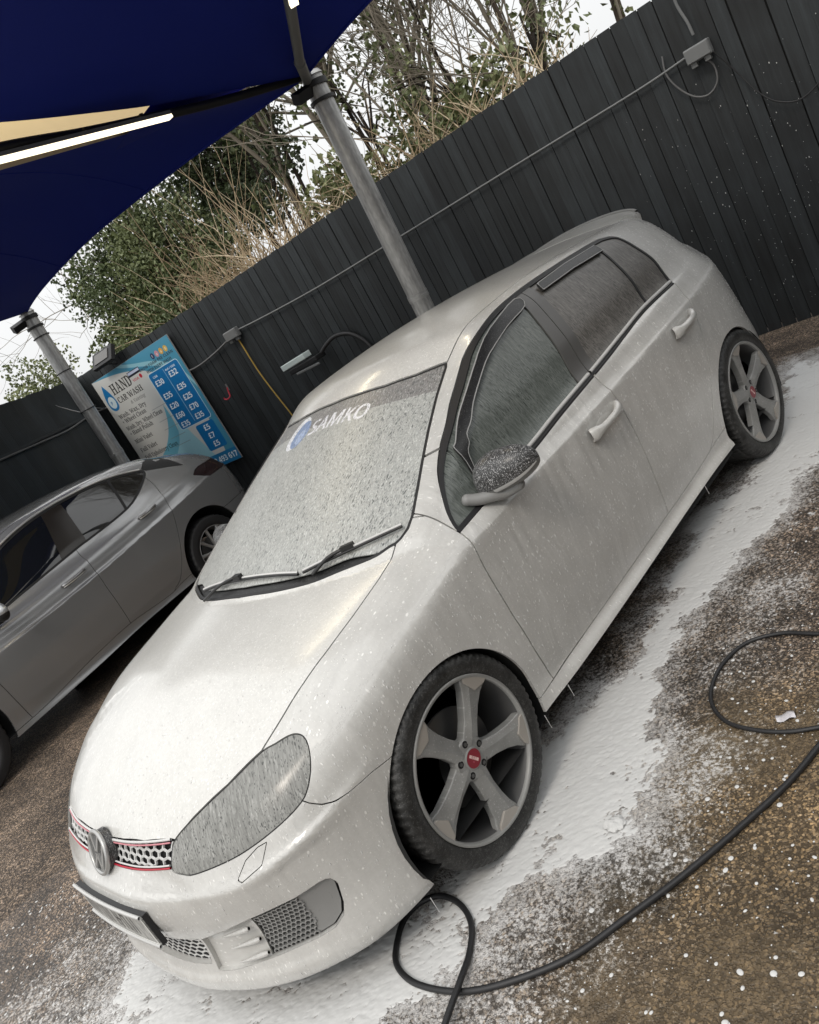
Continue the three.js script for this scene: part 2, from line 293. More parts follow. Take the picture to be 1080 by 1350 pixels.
function dataTex(w, h, fn, srgb = true, rep = [1, 1]) {
  const d = new Uint8Array(w * h * 4);
  for (let j = 0; j < h; j++) for (let i = 0; i < w; i++) { const c = fn(i / w, j / h, i, j), k = (j * w + i) * 4; d[k] = clamp(c[0]) * 255; d[k + 1] = clamp(c[1]) * 255; d[k + 2] = clamp(c[2]) * 255; d[k + 3] = 255; }
  const t = new THREE.DataTexture(d, w, h); t.wrapS = t.wrapT = THREE.RepeatWrapping; t.magFilter = THREE.LinearFilter; t.minFilter = THREE.LinearMipmapLinearFilter; t.generateMipmaps = true; t.anisotropy = 8;
  if (srgb) t.colorSpace = THREE.SRGBColorSpace; t.repeat.set(...rep); t.needsUpdate = true; return t;
}
function canvasTex(w, h, draw, srgb = true, wrap = true) {
  const c = document.createElement('canvas'); c.width = w; c.height = h; draw(c.getContext('2d'), w, h);
  const t = new THREE.CanvasTexture(c); if (wrap) t.wrapS = t.wrapT = THREE.RepeatWrapping; if (srgb) t.colorSpace = THREE.SRGBColorSpace; t.anisotropy = 8; return t;
}
// splat fields: many small soft-edged blobs (drops, bubbles, runs) on a tile that wraps
function splats(w, h, list) {
  const f = new Float32Array(w * h);
  for (const [cx, cy, rx, ry, a] of list) {
    const x0 = Math.floor(cx - rx), x1 = Math.ceil(cx + rx), y0 = Math.floor(cy - ry), y1 = Math.ceil(cy + ry);
    for (let y = y0; y <= y1; y++) for (let x = x0; x <= x1; x++) { const q = ((x - cx) / rx) ** 2 + ((y - cy) / ry) ** 2; if (q < 1) { const k = ((y % h + h) % h) * w + ((x % w + w) % w), v = a * Math.min(1, (1 - q) * 2.2); if (Math.abs(v) > Math.abs(f[k])) f[k] = v; } }
  }
  return f;
}
function dropList(seed, w, h, n, r0, r1, stretch, amp) { const R = rng(seed), L = []; for (let i = 0; i < n; i++) { const r = r0 + (r1 - r0) * R() ** 3; L.push([R() * w, R() * h, r, r * (1 + stretch * R()), amp(R)]); } return L; }
// foam film on paint: almost white, with fine bubbles and short runs; 1 tile = 0.8 m
const W1 = 1024;
const paintDrops = splats(W1, W1, [...dropList(11, W1, W1, 900, 1.4, 4.6, 1.8, R => .4 + .6 * R()), ...dropList(12, W1, W1, 2600, .9, 2.0, .8, R => .25 + .5 * R())]);
const T = {};
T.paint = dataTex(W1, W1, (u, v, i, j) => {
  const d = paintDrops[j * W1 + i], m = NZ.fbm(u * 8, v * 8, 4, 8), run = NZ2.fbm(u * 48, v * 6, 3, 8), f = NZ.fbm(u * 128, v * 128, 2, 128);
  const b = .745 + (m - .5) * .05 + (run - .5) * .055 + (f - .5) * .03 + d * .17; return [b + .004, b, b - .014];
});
T.paintBump = dataTex(W1, W1, (u, v, i, j) => { const d = paintDrops[j * W1 + i], f = NZ.fbm(u * 96, v * 96, 3, 96), b = .3 + d * .6 + f * .10 + NZ2.fbm(u * 36, v * 4, 3, 4) * .25; return [b, b, b]; }, false);
T.paintRuns = dataTex(W1, W1, (u, v, i, j) => { const d = paintDrops[j * W1 + i], m = NZ.fbm(u * 8, v * 8, 4, 8), w = (NZ2.fbm(u * 4, v * 4, 2, 4) - .5) * .05, run = NZ2.fbm((u + w) * 26 + NZ.fbm(u * 9, v * 3, 2, 3) * 3, v * 3, 4, 3), f = NZ.fbm(u * 128, v * 128, 2, 128), b = .725 + (m - .5) * .03 + (run - .5) * .18 * clamp(m * 2.6 - .7) + (f - .5) * .03 + d * .15; return [b + .004, b, b - .014]; });
T.runsBump = dataTex(W1, W1, (u, v, i, j) => { const d = paintDrops[j * W1 + i], w = (NZ2.fbm(u * 4, v * 4, 2, 4) - .5) * .05, m = NZ.fbm(u * 8, v * 8, 4, 8), run = NZ2.fbm((u + w) * 26 + NZ.fbm(u * 9, v * 3, 2, 3) * 3, v * 3, 4, 3), b = .2 + (run - .5) * 1.0 * clamp(m * 2.6 - .7) + d * .4; return [b, b, b]; }, false);
// foam lying on a bonnet and roof: finer, mottled
const topDrops = splats(W1, W1, dropList(21, W1, W1, 9000, 1, 3.2, .8, R => .2 + .8 * R()));
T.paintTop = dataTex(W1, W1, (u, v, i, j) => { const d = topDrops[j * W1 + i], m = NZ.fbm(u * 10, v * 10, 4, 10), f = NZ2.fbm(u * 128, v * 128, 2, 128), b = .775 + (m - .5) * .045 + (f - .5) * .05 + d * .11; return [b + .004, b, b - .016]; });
T.paintTopBump = dataTex(W1, W1, (u, v, i, j) => { const d = topDrops[j * W1 + i], f = NZ2.fbm(u * 128, v * 128, 2, 128), b = .25 + d * .45 + f * .3; return [b, b, b]; }, false);
// foam running down glass: pale film broken by short dark runs; 1 tile = 0.5 m
function glassTile(seed, base, dark, nd, nl, lightAmt, grain = .1, stretch = 8) {
  const D = splats(W1, W1, dropList(seed, W1, W1, nd, 1.6, 3.8, stretch, R => .3 + .7 * R())), L = splats(W1, W1, dropList(seed + 1, W1, W1, nl, 1.6, 4, 6, R => .2 + .8 * R()));
  return dataTex(W1, W1, (u, v, i, j) => {
    const k = j * W1 + i, run = NZ.fbm(u * 128, v * 24, 3, 24), m = NZ2.fbm(u * 6, v * 6, 3, 6), s = (run - .5) * grain * 2 + (m - .5) * .08 + L[k] * lightAmt, q = D[k] * clamp((m - .25) * 2.6);
    return [0, 1, 2].map(c => mix(base[c] + s, dark[c], q * .85));
  });
}
T.glassFront = glassTile(41, [.37, .39, .375], [.10, .115, .11], 2600, 2200, .07, .09);
T.glassRear = glassTile(51, [.39, .38, .365], [.13, .13, .125], 4200, 3600, .07, .11);
T.lamp = glassTile(61, [.49, .49, .475], [.13, .135, .13], 4200, 2600, .12, .10, 2.2);
T.mirrorFoam = dataTex(512, 512, (() => { const D = splats(512, 512, dropList(71, 512, 512, 2600, 1.5, 5, 1.2, R => .3 + .7 * R())); return (u, v, i, j) => { const d = D[j * 512 + i], b = .20 + d * .62 + (NZ.fbm(u * 64, v * 64, 2, 64) - .5) * .1; return [b, b, b]; }; })());
T.blackFoam = dataTex(512, 512, (() => { const D = splats(512, 512, dropList(81, 512, 512, 2600, 1, 3, .8, R => .2 + .6 * R())); return (u, v, i, j) => { const d = D[j * 512 + i], b = .10 + d * .34 + (NZ.fbm(u * 64, v * 64, 2, 64) - .5) * .08; return [b, b, b]; }; })());
// windscreen: pale grey-green film with runs, a darker sun strip along the top with its lettering (u = x / 1.5 + 0.5, v up the glass)
T.screen = canvasTex(2048, 1536, (g, w, h) => {
  const R = rng(33), X = x => (x / 1.5 + .5) * w, Y = z => (z - .12) / 1.15 * h;        // z of the glass, top of the picture = top of the glass
  g.fillStyle = 'rgb(163,164,161)'; g.fillRect(0, 0, w, h);
  g.fillStyle = 'rgb(128,126,125)'; g.beginPath(); g.moveTo(0, 0); g.lineTo(w, 0); g.lineTo(w, Y(.30)); g.quadraticCurveTo(w / 2, Y(.66), 0, Y(.30)); g.fill();
  // lettering and crescent mark on the strip
  g.save(); g.translate(X(-.085), Y(.515)); g.rotate(-.05); g.transform(1, 0, -.18, 1, 0, 0); g.scale(1.18, 1); g.fillStyle = 'rgb(216,216,222)'; g.font = '128px sans-serif'; g.lineWidth = 5; g.strokeStyle = 'rgb(216,216,222)'; g.fillText('SAMKO', 0, 0); g.strokeText('SAMKO', 0, 0); g.restore();
  g.save(); g.translate(X(-.19), Y(.468)); g.rotate(.25); g.fillStyle = 'rgb(222,224,230)'; g.beginPath(); g.ellipse(0, 0, 108, 112, 0, 0, 7); g.fill(); g.fillStyle = 'rgb(120,140,178)'; g.beginPath(); g.ellipse(44, 8, 88, 92, 0, 0, 7); g.fill(); g.fillStyle = 'rgb(160,176,206)'; g.beginPath(); g.ellipse(64, 26, 44, 50, 0, 0, 7); g.fill(); g.restore();
  // foam film: fine light and dark runs down the glass over everything
  for (let i = 0; i < 52000; i++) { const x = R() * w, y = R() * h, l = 5 + 20 * R() * R(), k = R(); g.fillStyle = k < .5 ? `rgba(226,229,225,${.14 + .26 * R()})` : `rgba(92,97,95,${.12 + .24 * R()})`; g.beginPath(); g.ellipse(x, y, 1.2 + 1.9 * R(), l * .5, (R() - .5) * .35, 0, 7); g.fill(); }
  for (let i = 0; i < 7000; i++) { const x = w * (1 - R() ** 1.5), y = h * R() ** 1.15, q = NZ.fbm(x / 150, y / 150, 3); if (q < .36) continue; const l = 6 + 24 * R() * R(); g.fillStyle = `rgba(62,66,66,${.2 + .5 * R()})`; g.beginPath(); g.ellipse(x, y, 1.3 + 2.0 * R(), l * .55, (R() - .5) * .35, 0, 7); g.fill(); }
}, true, false);
// tarmac: a chip seal of grey, tan and dark stones; 1 tile = 0.9 m
const W2 = 2048;
{
  const R = rng(5), chips = T.chips = new Uint8Array(W2 * W2).fill(0), tone = T.tone = [];
  for (let i = 0; i < 255; i++) { const b = .30 + .38 * R() ** 1.5, w = R(); tone.push([b * (1.04 + .05 * w), b * (1.0 + .01 * w), b * (.95 - .07 * w)]); }
  for (let i = 0; i < 26000; i++) { const cx = R() * W2, cy = R() * W2, r = 3.4 + 9.5 * R() ** 2, e = .6 + .4 * R(), a = R() * 3.14, c = 1 + Math.floor(R() * 254), ca = Math.cos(a), sa = Math.sin(a), m = Math.ceil(r); for (let y = -m; y <= m; y++) for (let x = -m; x <= m; x++) { const p = (x * ca + y * sa) / r, q = (-x * sa + y * ca) / (r * e); if (Math.abs(p) ** 2.6 + Math.abs(q) ** 2.6 < 1) chips[(((cy + y | 0) % W2 + W2) % W2) * W2 + (((cx + x | 0) % W2 + W2) % W2)] = c; } }
  T.tar = dataTex(W2, W2, (u, v, i, j) => { const c = chips[j * W2 + i], n = NZ.fbm(u * 256, v * 256, 2, 256), m = NZ2.fbm(u * 6, v * 6, 4, 6); const k = .88 + (m - .5) * .5 + (n - .5) * .5; return c ? tone[c - 1].map(q => q * k * 1.1) : [.25 * k, .233 * k, .212 * k]; });
  T.tarBump = dataTex(1024, 1024, (u, v, i, j) => { const c = chips[j * 2 * W2 + i * 2], n = NZ.fbm(u * 128, v * 128, 3, 128); const b = (c ? .55 + (c % 17) / 60 : .2) + n * .15; return [b, b, b]; }, false);
}
// dark stained timber: grain along v
T.board = dataTex(512, 1024, (u, v) => { const g = NZ.fbm(u * 24, v * 3, 4, 3), k = NZ2.fbm(u * 3, v * 6, 4, 3), f = NZ.fbm(u * 96, v * 10, 2, 10), b = .152 + (g - .5) * .05 + (k - .5) * .10 + (f - .5) * .03; return [b * .93, b * 1.0, b * 1.04]; });
T.boardBump = dataTex(512, 512, (u, v) => { const g = NZ.fbm(u * 48, v * 3, 4, 3); return [g, g, g]; }, false);
T.galv = dataTex(512, 512, (u, v) => { const c = NZ.fbm(u * 20, v * 20, 2, 20), s = NZ2.fbm(u * 14, v * 2, 3, 2), b = .66 + (c - .5) * .16 + (s - .5) * .16; return [b, b * 1.0, b * .99]; });
T.bark = dataTex(256, 512, (u, v) => { const g = NZ.fbm(u * 16, v * 4, 4, 4), b = .25 + (g - .5) * .3; return [b * 1.1, b * .95, b * .8]; });
T.tyreBump = dataTex(512, 512, (u, v) => { const b = NZ.fbm(u * 64, v * 64, 3, 64); return [b, b, b]; }, false);
const wheelDrops = splats(512, 512, dropList(97, 512, 512, 3800, .8, 2.2, .6, R => .3 + .7 * R()));
T.rimFoam = dataTex(512, 512, (u, v, i, j) => { const d = wheelDrops[j * 512 + i], m = NZ.fbm(u * 8, v * 8, 4, 8), b = .53 + (m - .5) * .16 + d * .12; return [b, b, b * .985]; });
T.tyreFoam = dataTex(512, 512, (u, v, i, j) => { const d = wheelDrops[j * 512 + i], m = NZ.fbm(u * 6, v * 6, 4, 6), f = NZ2.fbm(u * 40, v * 40, 3, 40), b = .10 + clamp((m - .40) * 1.4) * .14 + clamp(f - .5) * .26 + d * .24; return [b, b, b * .98]; });

function std(o, kind = 'Standard') { return new THREE[kind === 'Physical' ? 'MeshPhysicalMaterial' : 'MeshStandardMaterial']({ side: THREE.DoubleSide, ...o }); }
const M = {
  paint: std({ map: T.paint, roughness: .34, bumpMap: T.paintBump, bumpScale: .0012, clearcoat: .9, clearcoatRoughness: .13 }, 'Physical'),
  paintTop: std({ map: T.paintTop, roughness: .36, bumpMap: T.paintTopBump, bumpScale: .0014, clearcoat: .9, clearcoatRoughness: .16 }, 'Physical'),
  paintRuns: std({ map: T.paintRuns, roughness: .34, bumpMap: T.runsBump, bumpScale: .0022, clearcoat: .9, clearcoatRoughness: .13 }, 'Physical'),
  screen: std({ map: T.screen, roughness: .33, bumpMap: T.paintTopBump, bumpScale: .002 }),
  glassFront: std({ map: T.glassFront, roughness: .3 }), glassRear: std({ map: T.glassRear, roughness: .35 }),
  lamp: std({ map: T.lamp, roughness: .25 }),
  trim: std({ map: T.blackFoam, roughness: .4 }), black: std({ color: new THREE.Color().setRGB(.012, .012, .013), roughness: .55 }), dark: std({ color: new THREE.Color().setRGB(.006, .006, .006), roughness: .9 }),
  housing: std({ color: new THREE.Color().setRGB(.17, .17, .165), roughness: .35 }),
  pillar: std({ color: new THREE.Color().setRGB(.085, .083, .08), roughness: .35 }),
  foamTrim: std({ color: new THREE.Color().setRGB(.50, .50, .49), roughness: .5 }),
  greyPlastic: std({ color: new THREE.Color().setRGB(.23, .23, .225), roughness: .5, bumpMap: T.paintBump, bumpScale: .001 }),
  mirrorFoam: std({ map: T.mirrorFoam, roughness: .3, bumpMap: T.mirrorFoam, bumpScale: .0015 }),
  chrome: std({ color: 0xd8d8d6, metalness: .7, roughness: .3 }),
  red: std({ color: new THREE.Color().setRGB(.42, .02, .04), roughness: .4 }), pink: std({ color: new THREE.Color().setRGB(.55, .22, .25), roughness: .5 }),
  rim: std({ map: T.rimFoam, roughness: .42, metalness: .15 }), rimTip: std({ color: new THREE.Color().setRGB(.34, .315, .285), roughness: .4, metalness: .2 }),
  barrel: std({ color: new THREE.Color().setRGB(.10, .10, .10), roughness: .4, metalness: .3 }),
  deflEdge: std({ color: new THREE.Color().setRGB(.30, .30, .295), roughness: .5 }),
  tyre: std({ map: T.tyreFoam, roughness: .55, bumpMap: T.tyreBump, bumpScale: .001 }),
  disc: std({ color: new THREE.Color().setRGB(.12, .12, .12), roughness: .4, metalness: .7 }),
  caliper: std({ color: new THREE.Color().setRGB(.42, .012, .025), roughness: .35 }),
  silver: std({ color: new THREE.Color().setRGB(.32, .325, .33), roughness: .26, metalness: .55, clearcoat: 1, clearcoatRoughness: .06 }, 'Physical'),
  tint: std({ color: new THREE.Color().setRGB(.008, .009, .010), roughness: .04, clearcoat: 1, clearcoatRoughness: .02 }, 'Physical'),
  redLamp: std({ color: new THREE.Color().setRGB(.014, .002, .003), roughness: .12, clearcoat: 1 }, 'Physical'),
  galv: std({ map: T.galv, roughness: .38, metalness: .35 }),
  pillarBrown: std({ color: new THREE.Color().setRGB(.022, .019, .016), roughness: .2 }),
  fabric: std({ color: new THREE.Color().setRGB(.001, .016, .27), roughness: .75 }),
  cable: std({ color: new THREE.Color().setRGB(.015, .015, .016), roughness: .5 }),
  greyPvc: std({ color: new THREE.Color().setRGB(.16, .165, .165), roughness: .45 }), greyCable: std({ color: new THREE.Color().setRGB(.12, .12, .12), roughness: .5 }),
  yellowCable: std({ color: new THREE.Color().setRGB(.42, .28, .06), roughness: .5 }),
  foam: std({ color: new THREE.Color().setRGB(.57, .57, .56), roughness: .6 }),
};
// ------------------------------------------------------------------ object helpers
const used = {};
function numbered(n) { const k = used[n] = (used[n] ?? -1) + 1; return k ? `${n}_${String(k).padStart(3, '0')}` : n; }
function tag(o, label, category, group, kind) { if (label) o.userData.label = label; if (category) o.userData.category = category; if (group) o.userData.group = group; if (kind) o.userData.kind = kind; return o; }
function thing(name, label, category, pos = [0, 0, 0], turn = 0, group) { const g = new THREE.Group(); g.name = numbered(name); g.position.set(...pos); g.rotation.y = turn; tag(g, label, category, group); scene.add(g); return g; }
function mesh(name, geo, mat, parent, o = {}) { const m = new THREE.Mesh(geo, mat); m.name = parent === scene ? numbered(name) : name; m.castShadow = m.receiveShadow = true; Object.assign(m.userData, o); parent.add(m); return m; }
function plain(g) { const q = g.index ? g.toNonIndexed() : g; for (const k of Object.keys(q.attributes)) if (!['position', 'normal', 'uv'].includes(k)) q.deleteAttribute(k); return q; }
const merge = L => mergeGeometries(L.map(plain));
function tube(pts, r, seg = 48, rad = 8, closed = false) { return new THREE.TubeGeometry(new THREE.CatmullRomCurve3(pts.map(p => new THREE.Vector3(...p)), closed), seg, r, rad, closed); }
function boxAt(w, h, d, x, y, z, r = 0) { const g = r ? new RoundedBoxGeometry(w, h, d, 2, r) : new THREE.BoxGeometry(w, h, d); g.translate(x, y, z); return g; }
function bar(a, b, w, d, up = [0, 0, 1]) {     // a box from a to b, w wide, d deep along "up"
  const A = new THREE.Vector3(...a), B = new THREE.Vector3(...b), D = B.clone().sub(A), L = D.length(), g = new THREE.BoxGeometry(w, L, d);
  const y = D.normalize(), z = new THREE.Vector3(...up).addScaledVector(y, -y.dot(new THREE.Vector3(...up))).normalize(), x = y.clone().cross(z);
  g.applyMatrix4(new THREE.Matrix4().makeBasis(x, y, z).setPosition(A.add(B).multiplyScalar(.5))); return g;
}
function cyl(a, b, r0, r1 = r0, n = 16, open = false) { const A = new THREE.Vector3(...a), B = new THREE.Vector3(...b), g = new THREE.CylinderGeometry(r1, r0, A.distanceTo(B), n, 1, open); g.applyQuaternion(new THREE.Quaternion().setFromUnitVectors(new THREE.Vector3(0, 1, 0), B.clone().sub(A).normalize())); const m = A.add(B).multiplyScalar(.5); g.translate(m.x, m.y, m.z); return g; }

// ------------------------------------------------------------------ ground
const FN = [.1138, 0, .9935], FD = -3.308, FT = [.9935, 0, -.1138];             // fence plane: FN . p = FD, running along FT
const fence3 = (s, y, d = 0) => [FT[0] * s + FN[0] * (FD + d), y, FT[2] * s + FN[2] * (FD + d)];
const CORNER = -7.47;
function polyDist(P) { const f = polyField(P, q => q); return (x, z) => f([x, z]); }
// where foam lies on the ground: to the right of the car, under its nose, round the wheels
const foamMain = polyDist([[.55, -2.45], [1.9, -2.55], [1.65, -1.95], [1.26, -1.35], [1.20, -.9], [1.13, -.3], [1.11, .2], [1.15, .6], [1.20, .9], [1.24, 1.12], [1.25, 1.22], [1.12, 1.38], [1.0, 1.55], [.98, 1.75], [.92, 2.0], [.72, 2.25], [.45, 2.36], [.0, 2.44], [-.26, 2.35], [-.45, 2.25], [-.62, 2.08], [-.45, 1.9], [.0, 1.85], [.5, 1.75], [.70, 1.55], [.66, .9], [.70, 0], [.66, -1]]);
const foamScatter = polyDist([[.6, -2.6], [1.6, -2.6], [1.75, -1.6], [1.30, -.6], [1.28, 0], [1.30, .5], [1.45, .9], [1.42, 1.3], [1.30, 1.6], [1.25, 2.1], [.8, 2.6], [0, 2.7], [-.6, 2.55], [-1.0, 2.2], [-1.05, 1.95], [-.6, 1.7], [.4, 1.4]]);
function groundTint(x, z) {                     // matter on the tarmac: mossy ochre at the right front, reddish chippings elsewhere, oil beside the wheel
  const n = NZ.fbm(x * 2.2 + 40, z * 2.2 + 40, 4), m = NZ2.fbm(x * 7 + 9, z * 7 + 9, 3);
  const ochre = sstep(1.15, 1.55, x + (n - .5) * .8) * sstep(.2, .8, z + (n - .5) * .6), redd = sstep(.3, -.8, z + (n - .5) * .5) * sstep(.6, 1.0, x);
  let c = [.96, .885, .835];
  c = [0, 1, 2].map(k => mix(c[k], [.98, .87, .70][k], ochre * .9)); c = [0, 1, 2].map(k => mix(c[k], [.90, .83, .80][k], redd * .8));
  const smooth = ochre * sstep(.52, .66, NZ.fbm(x * 1.7 + 3, z * 1.7 + 11, 3)); c = [0, 1, 2].map(k => mix(c[k], [.88, .79, .63][k], smooth * .7));
  const oil = sstep(.24, .02, Math.hypot((x - 1.27) * .85, (z - 1.30)) + (m - .5) * .22) + .7 * sstep(.16, .02, Math.hypot(x - 1.30, z - 1.47) + (m - .5) * .2) + .6 * sstep(.1, .0, Math.hypot(x - 1.10, z - 1.66) + (m - .5) * .2);
  c = c.map(v => v * (1 - .82 * clamp(oil))); const fs = foamScatter(x, z), film = .55 * sstep(.25, -.3, fs + (n - .5) * .5); c = c.map(v => mix(v, 1.06, film * .6)); return c.map(v => v * (.80 + .42 * n) * (.84 + .32 * m));
}
{
  const mk = (x0, x1, z0, z1, h, y) => {
    const nx = Math.round((x1 - x0) / h), nz = Math.round((z1 - z0) / h), P = [], U = [], C = [], I = [];
    for (let j = 0; j <= nz; j++) for (let i = 0; i <= nx; i++) { const x = mix(x0, x1, i / nx), z = mix(z0, z1, j / nz); P.push(x, y, z); U.push(x / .9, z / .9); C.push(...groundTint(x, z).map(v => v * v)); }
    for (let j = 0; j < nz; j++) for (let i = 0; i < nx; i++) { const a = j * (nx + 1) + i, b = a + nx + 1; I.push(a, b, a + 1, b, b + 1, a + 1); }
    const g = new THREE.BufferGeometry(); g.setAttribute('position', new THREE.Float32BufferAttribute(P, 3)); g.setAttribute('uv', new THREE.Float32BufferAttribute(U, 2)); g.setAttribute('color', new THREE.Float32BufferAttribute(C, 3)); g.setIndex(I); g.computeVertexNormals(); return g;
  };
  const mat = std({ map: T.tar, bumpMap: T.tarBump, bumpScale: .006, roughness: .75, vertexColors: true }), road = new THREE.Group(); road.name = 'tarmac'; tag(road, null, null, null, 'structure'); scene.add(road);
  const X = [-9, -1.7, .3, 2.35, 4.5], Z = [-4.5, -2.7, 0, 1.2, 2.75, 4.5], fine = (x0, z0) => (x0 === .3 && z0 >= -2.7 && z0 < 2.7) || (x0 === -1.7 && z0 === 1.2);
  for (let i = 0; i < 4; i++) for (let j = 0; j < 5; j++) if (!fine(X[i], Z[j])) mesh('tarmac_patch', mk(X[i], X[i + 1], Z[j], Z[j + 1], .04, 0), mat, road);
  // close to the camera the foam is fine grain among the stones: patches with their own map, about a millimetre to the pixel
  const patch = (x0, x1, z0, z1, seed, W = 2048) => {
    const cs = .02, nx = Math.ceil((x1 - x0) / cs) + 2, nz = Math.ceil((z1 - z0) / cs) + 2, F = [0, 1, 2, 3, 4].map(() => new Float32Array(nx * nz));
    for (let j = 0; j < nz; j++) for (let i = 0; i < nx; i++) { const x = x0 + i * cs, z = z0 + j * cs, k = j * nx + i, c = groundTint(x, z); F[0][k] = foamMain(x, z); F[1][k] = foamScatter(x, z); F[2][k] = c[0]; F[3][k] = c[1]; F[4][k] = c[2]; }
    const R = rng(seed), spl = new Float32Array(W * W);
    for (let n = 0; n < 300; n++) { const cx = R() * W, cy = R() * W, r = 1.5 + 7 * R() ** 3, lobes = 3 + Math.floor(R() * 6), ph = R() * 6; if (foamScatter(x0 + cx / W * (x1 - x0), z0 + cy / W * (z1 - z0)) > .1 + .5 * R()) continue; for (let y = -14; y <= 14; y++) for (let x = -14; x <= 14; x++) { const rr = Math.hypot(x, y) / (r * (1 + .35 * Math.sin(lobes * Math.atan2(y, x) + ph))); if (rr < 1) { const px = cx + x | 0, py = cy + y | 0; if (px >= 0 && py >= 0 && px < W && py < W) spl[py * W + px] = Math.max(spl[py * W + px], Math.min(1, (1 - rr) * 2.5)); } } }
    const d = new Uint8Array(W * W * 4), at = (f, gx, gz) => { const i = Math.floor(gx), j = Math.floor(gz), a = gx - i, b = gz - j, k = j * nx + i; return mix(mix(f[k], f[k + 1], a), mix(f[k + nx], f[k + nx + 1], a), b); };
    for (let j = 0; j < W; j++) for (let i = 0; i < W; i++) {
      const x = x0 + (i + .5) / W * (x1 - x0), z = z0 + (j + .5) / W * (z1 - z0), gx = (x - x0) / cs, gz = (z - z0) / cs, sd = at(F[0], gx, gz), sc = at(F[1], gx, gz);
      const tu = ((x / .9 * W2 | 0) % W2 + W2) % W2, tv = ((z / .9 * W2 | 0) % W2 + W2) % W2, c = T.chips[tv * W2 + tu], n1 = NZ(x * 420 + 900, z * 420 + 900, 256), k = .84 + (NZ2.fbm(x * 6.7 + 50, z * 6.7 + 50, 3) - .5) * .5 + (n1 - .5) * .3;
      let col = c ? T.tone[c - 1].map(q => q * k * 1.1) : [.25 * k, .233 * k, .212 * k]; col = [col[0] * at(F[2], gx, gz), col[1] * at(F[3], gx, gz), col[2] * at(F[4], gx, gz)];
      { const ms = sstep(1.12, 1.4, x) * sstep(.3, .8, z) * (.35 + .5 * sstep(.34, .52, NZ.fbm(x * 1.7 + 3, z * 1.7 + 11, 3))), b = .36 + (NZ.fbm(x * 60 + 80, z * 60 + 80, 3) - .5) * .22 + (n1 - .5) * .08; col = [mix(col[0], b * 1.02, ms), mix(col[1], b * .88, ms), mix(col[2], b * .68, ms)]; }
      const big = NZ.fbm(x * 3.1 + 20, z * 3.1 + 20, 3) - .5, mid = NZ2.fbm(x * 16 + 5, z * 16 + 5, 3) - .5, grain = NZ.fbm(x * 110 + 300, z * 110 + 300, 3) - .5, tiny = NZ2(x * 520 + 700, z * 520 + 700, 256) - .5;
      const cover = Math.max(1.0 * sstep(.30, -.14, sd + big * .45), .68 * sstep(.42, -.30, sc + big * .8));
      let al = sstep(.30, .92, cover * 1.05 + grain * .95 + mid * .40 + tiny * .45 + (c ? .05 : -.07)); al = Math.max(al * (.93 - .22 * sstep(.35, .7, NZ.fbm(x * 9 + 60, z * 9 + 60, 3))), .30 * sstep(.3, .9, cover + mid * .5), spl[j * W + i]);
      const w = .74 + grain * .22 + mid * .12 + tiny * .10, q = (j * W + i) * 4; for (let m = 0; m < 3; m++) d[q + m] = clamp(mix(col[m], w - m * .006, al)) * 255; d[q + 3] = 255;
    }
    const t = new THREE.DataTexture(d, W, W); t.magFilter = THREE.LinearFilter; t.minFilter = THREE.LinearMipmapLinearFilter; t.generateMipmaps = true; t.anisotropy = 8; t.colorSpace = THREE.SRGBColorSpace; t.needsUpdate = true;
    const g = new THREE.PlaneGeometry(x1 - x0, z1 - z0, 1, 1); g.rotateX(-Math.PI / 2); g.translate((x0 + x1) / 2, 0, (z0 + z1) / 2); const P = g.attributes.position, U = g.attributes.uv; for (let i = 0; i < P.count; i++) U.setXY(i, (P.getX(i) - x0) / (x1 - x0), (P.getZ(i) - z0) / (z1 - z0));
    const bt = T.tarBump.clone(); bt.repeat.set((x1 - x0) / .9, (z1 - z0) / .9); bt.offset.set(x0 / .9, z0 / .9); bt.needsUpdate = true;
    mesh('tarmac_patch', g, std({ map: t, bumpMap: bt, bumpScale: .004, roughness: .40 }), road);
  };
  patch(.3, 2.35, -2.7, 0, 61, 1280); patch(.3, 2.35, 0, 1.2, 62); patch(.3, 2.35, 1.2, 2.75, 63); patch(-1.7, .3, 1.2, 2.75, 64, 1280);
  const far = new THREE.Shape(); far.moveTo(-200, -200); far.lineTo(200, -200); far.lineTo(200, 200); far.lineTo(-200, 200); far.closePath(); const hole = new THREE.Path(); hole.moveTo(-9, -4.5); hole.lineTo(-9, 4.5); hole.lineTo(4.5, 4.5); hole.lineTo(4.5, -4.5); hole.closePath(); far.holes.push(hole);
  const g = new THREE.ShapeGeometry(far); g.rotateX(-Math.PI / 2); const P = g.attributes.position; mesh('ground', g, std({ color: new THREE.Color().setRGB(.10, .09, .07), roughness: .95 }), scene, { kind: 'structure' });
}
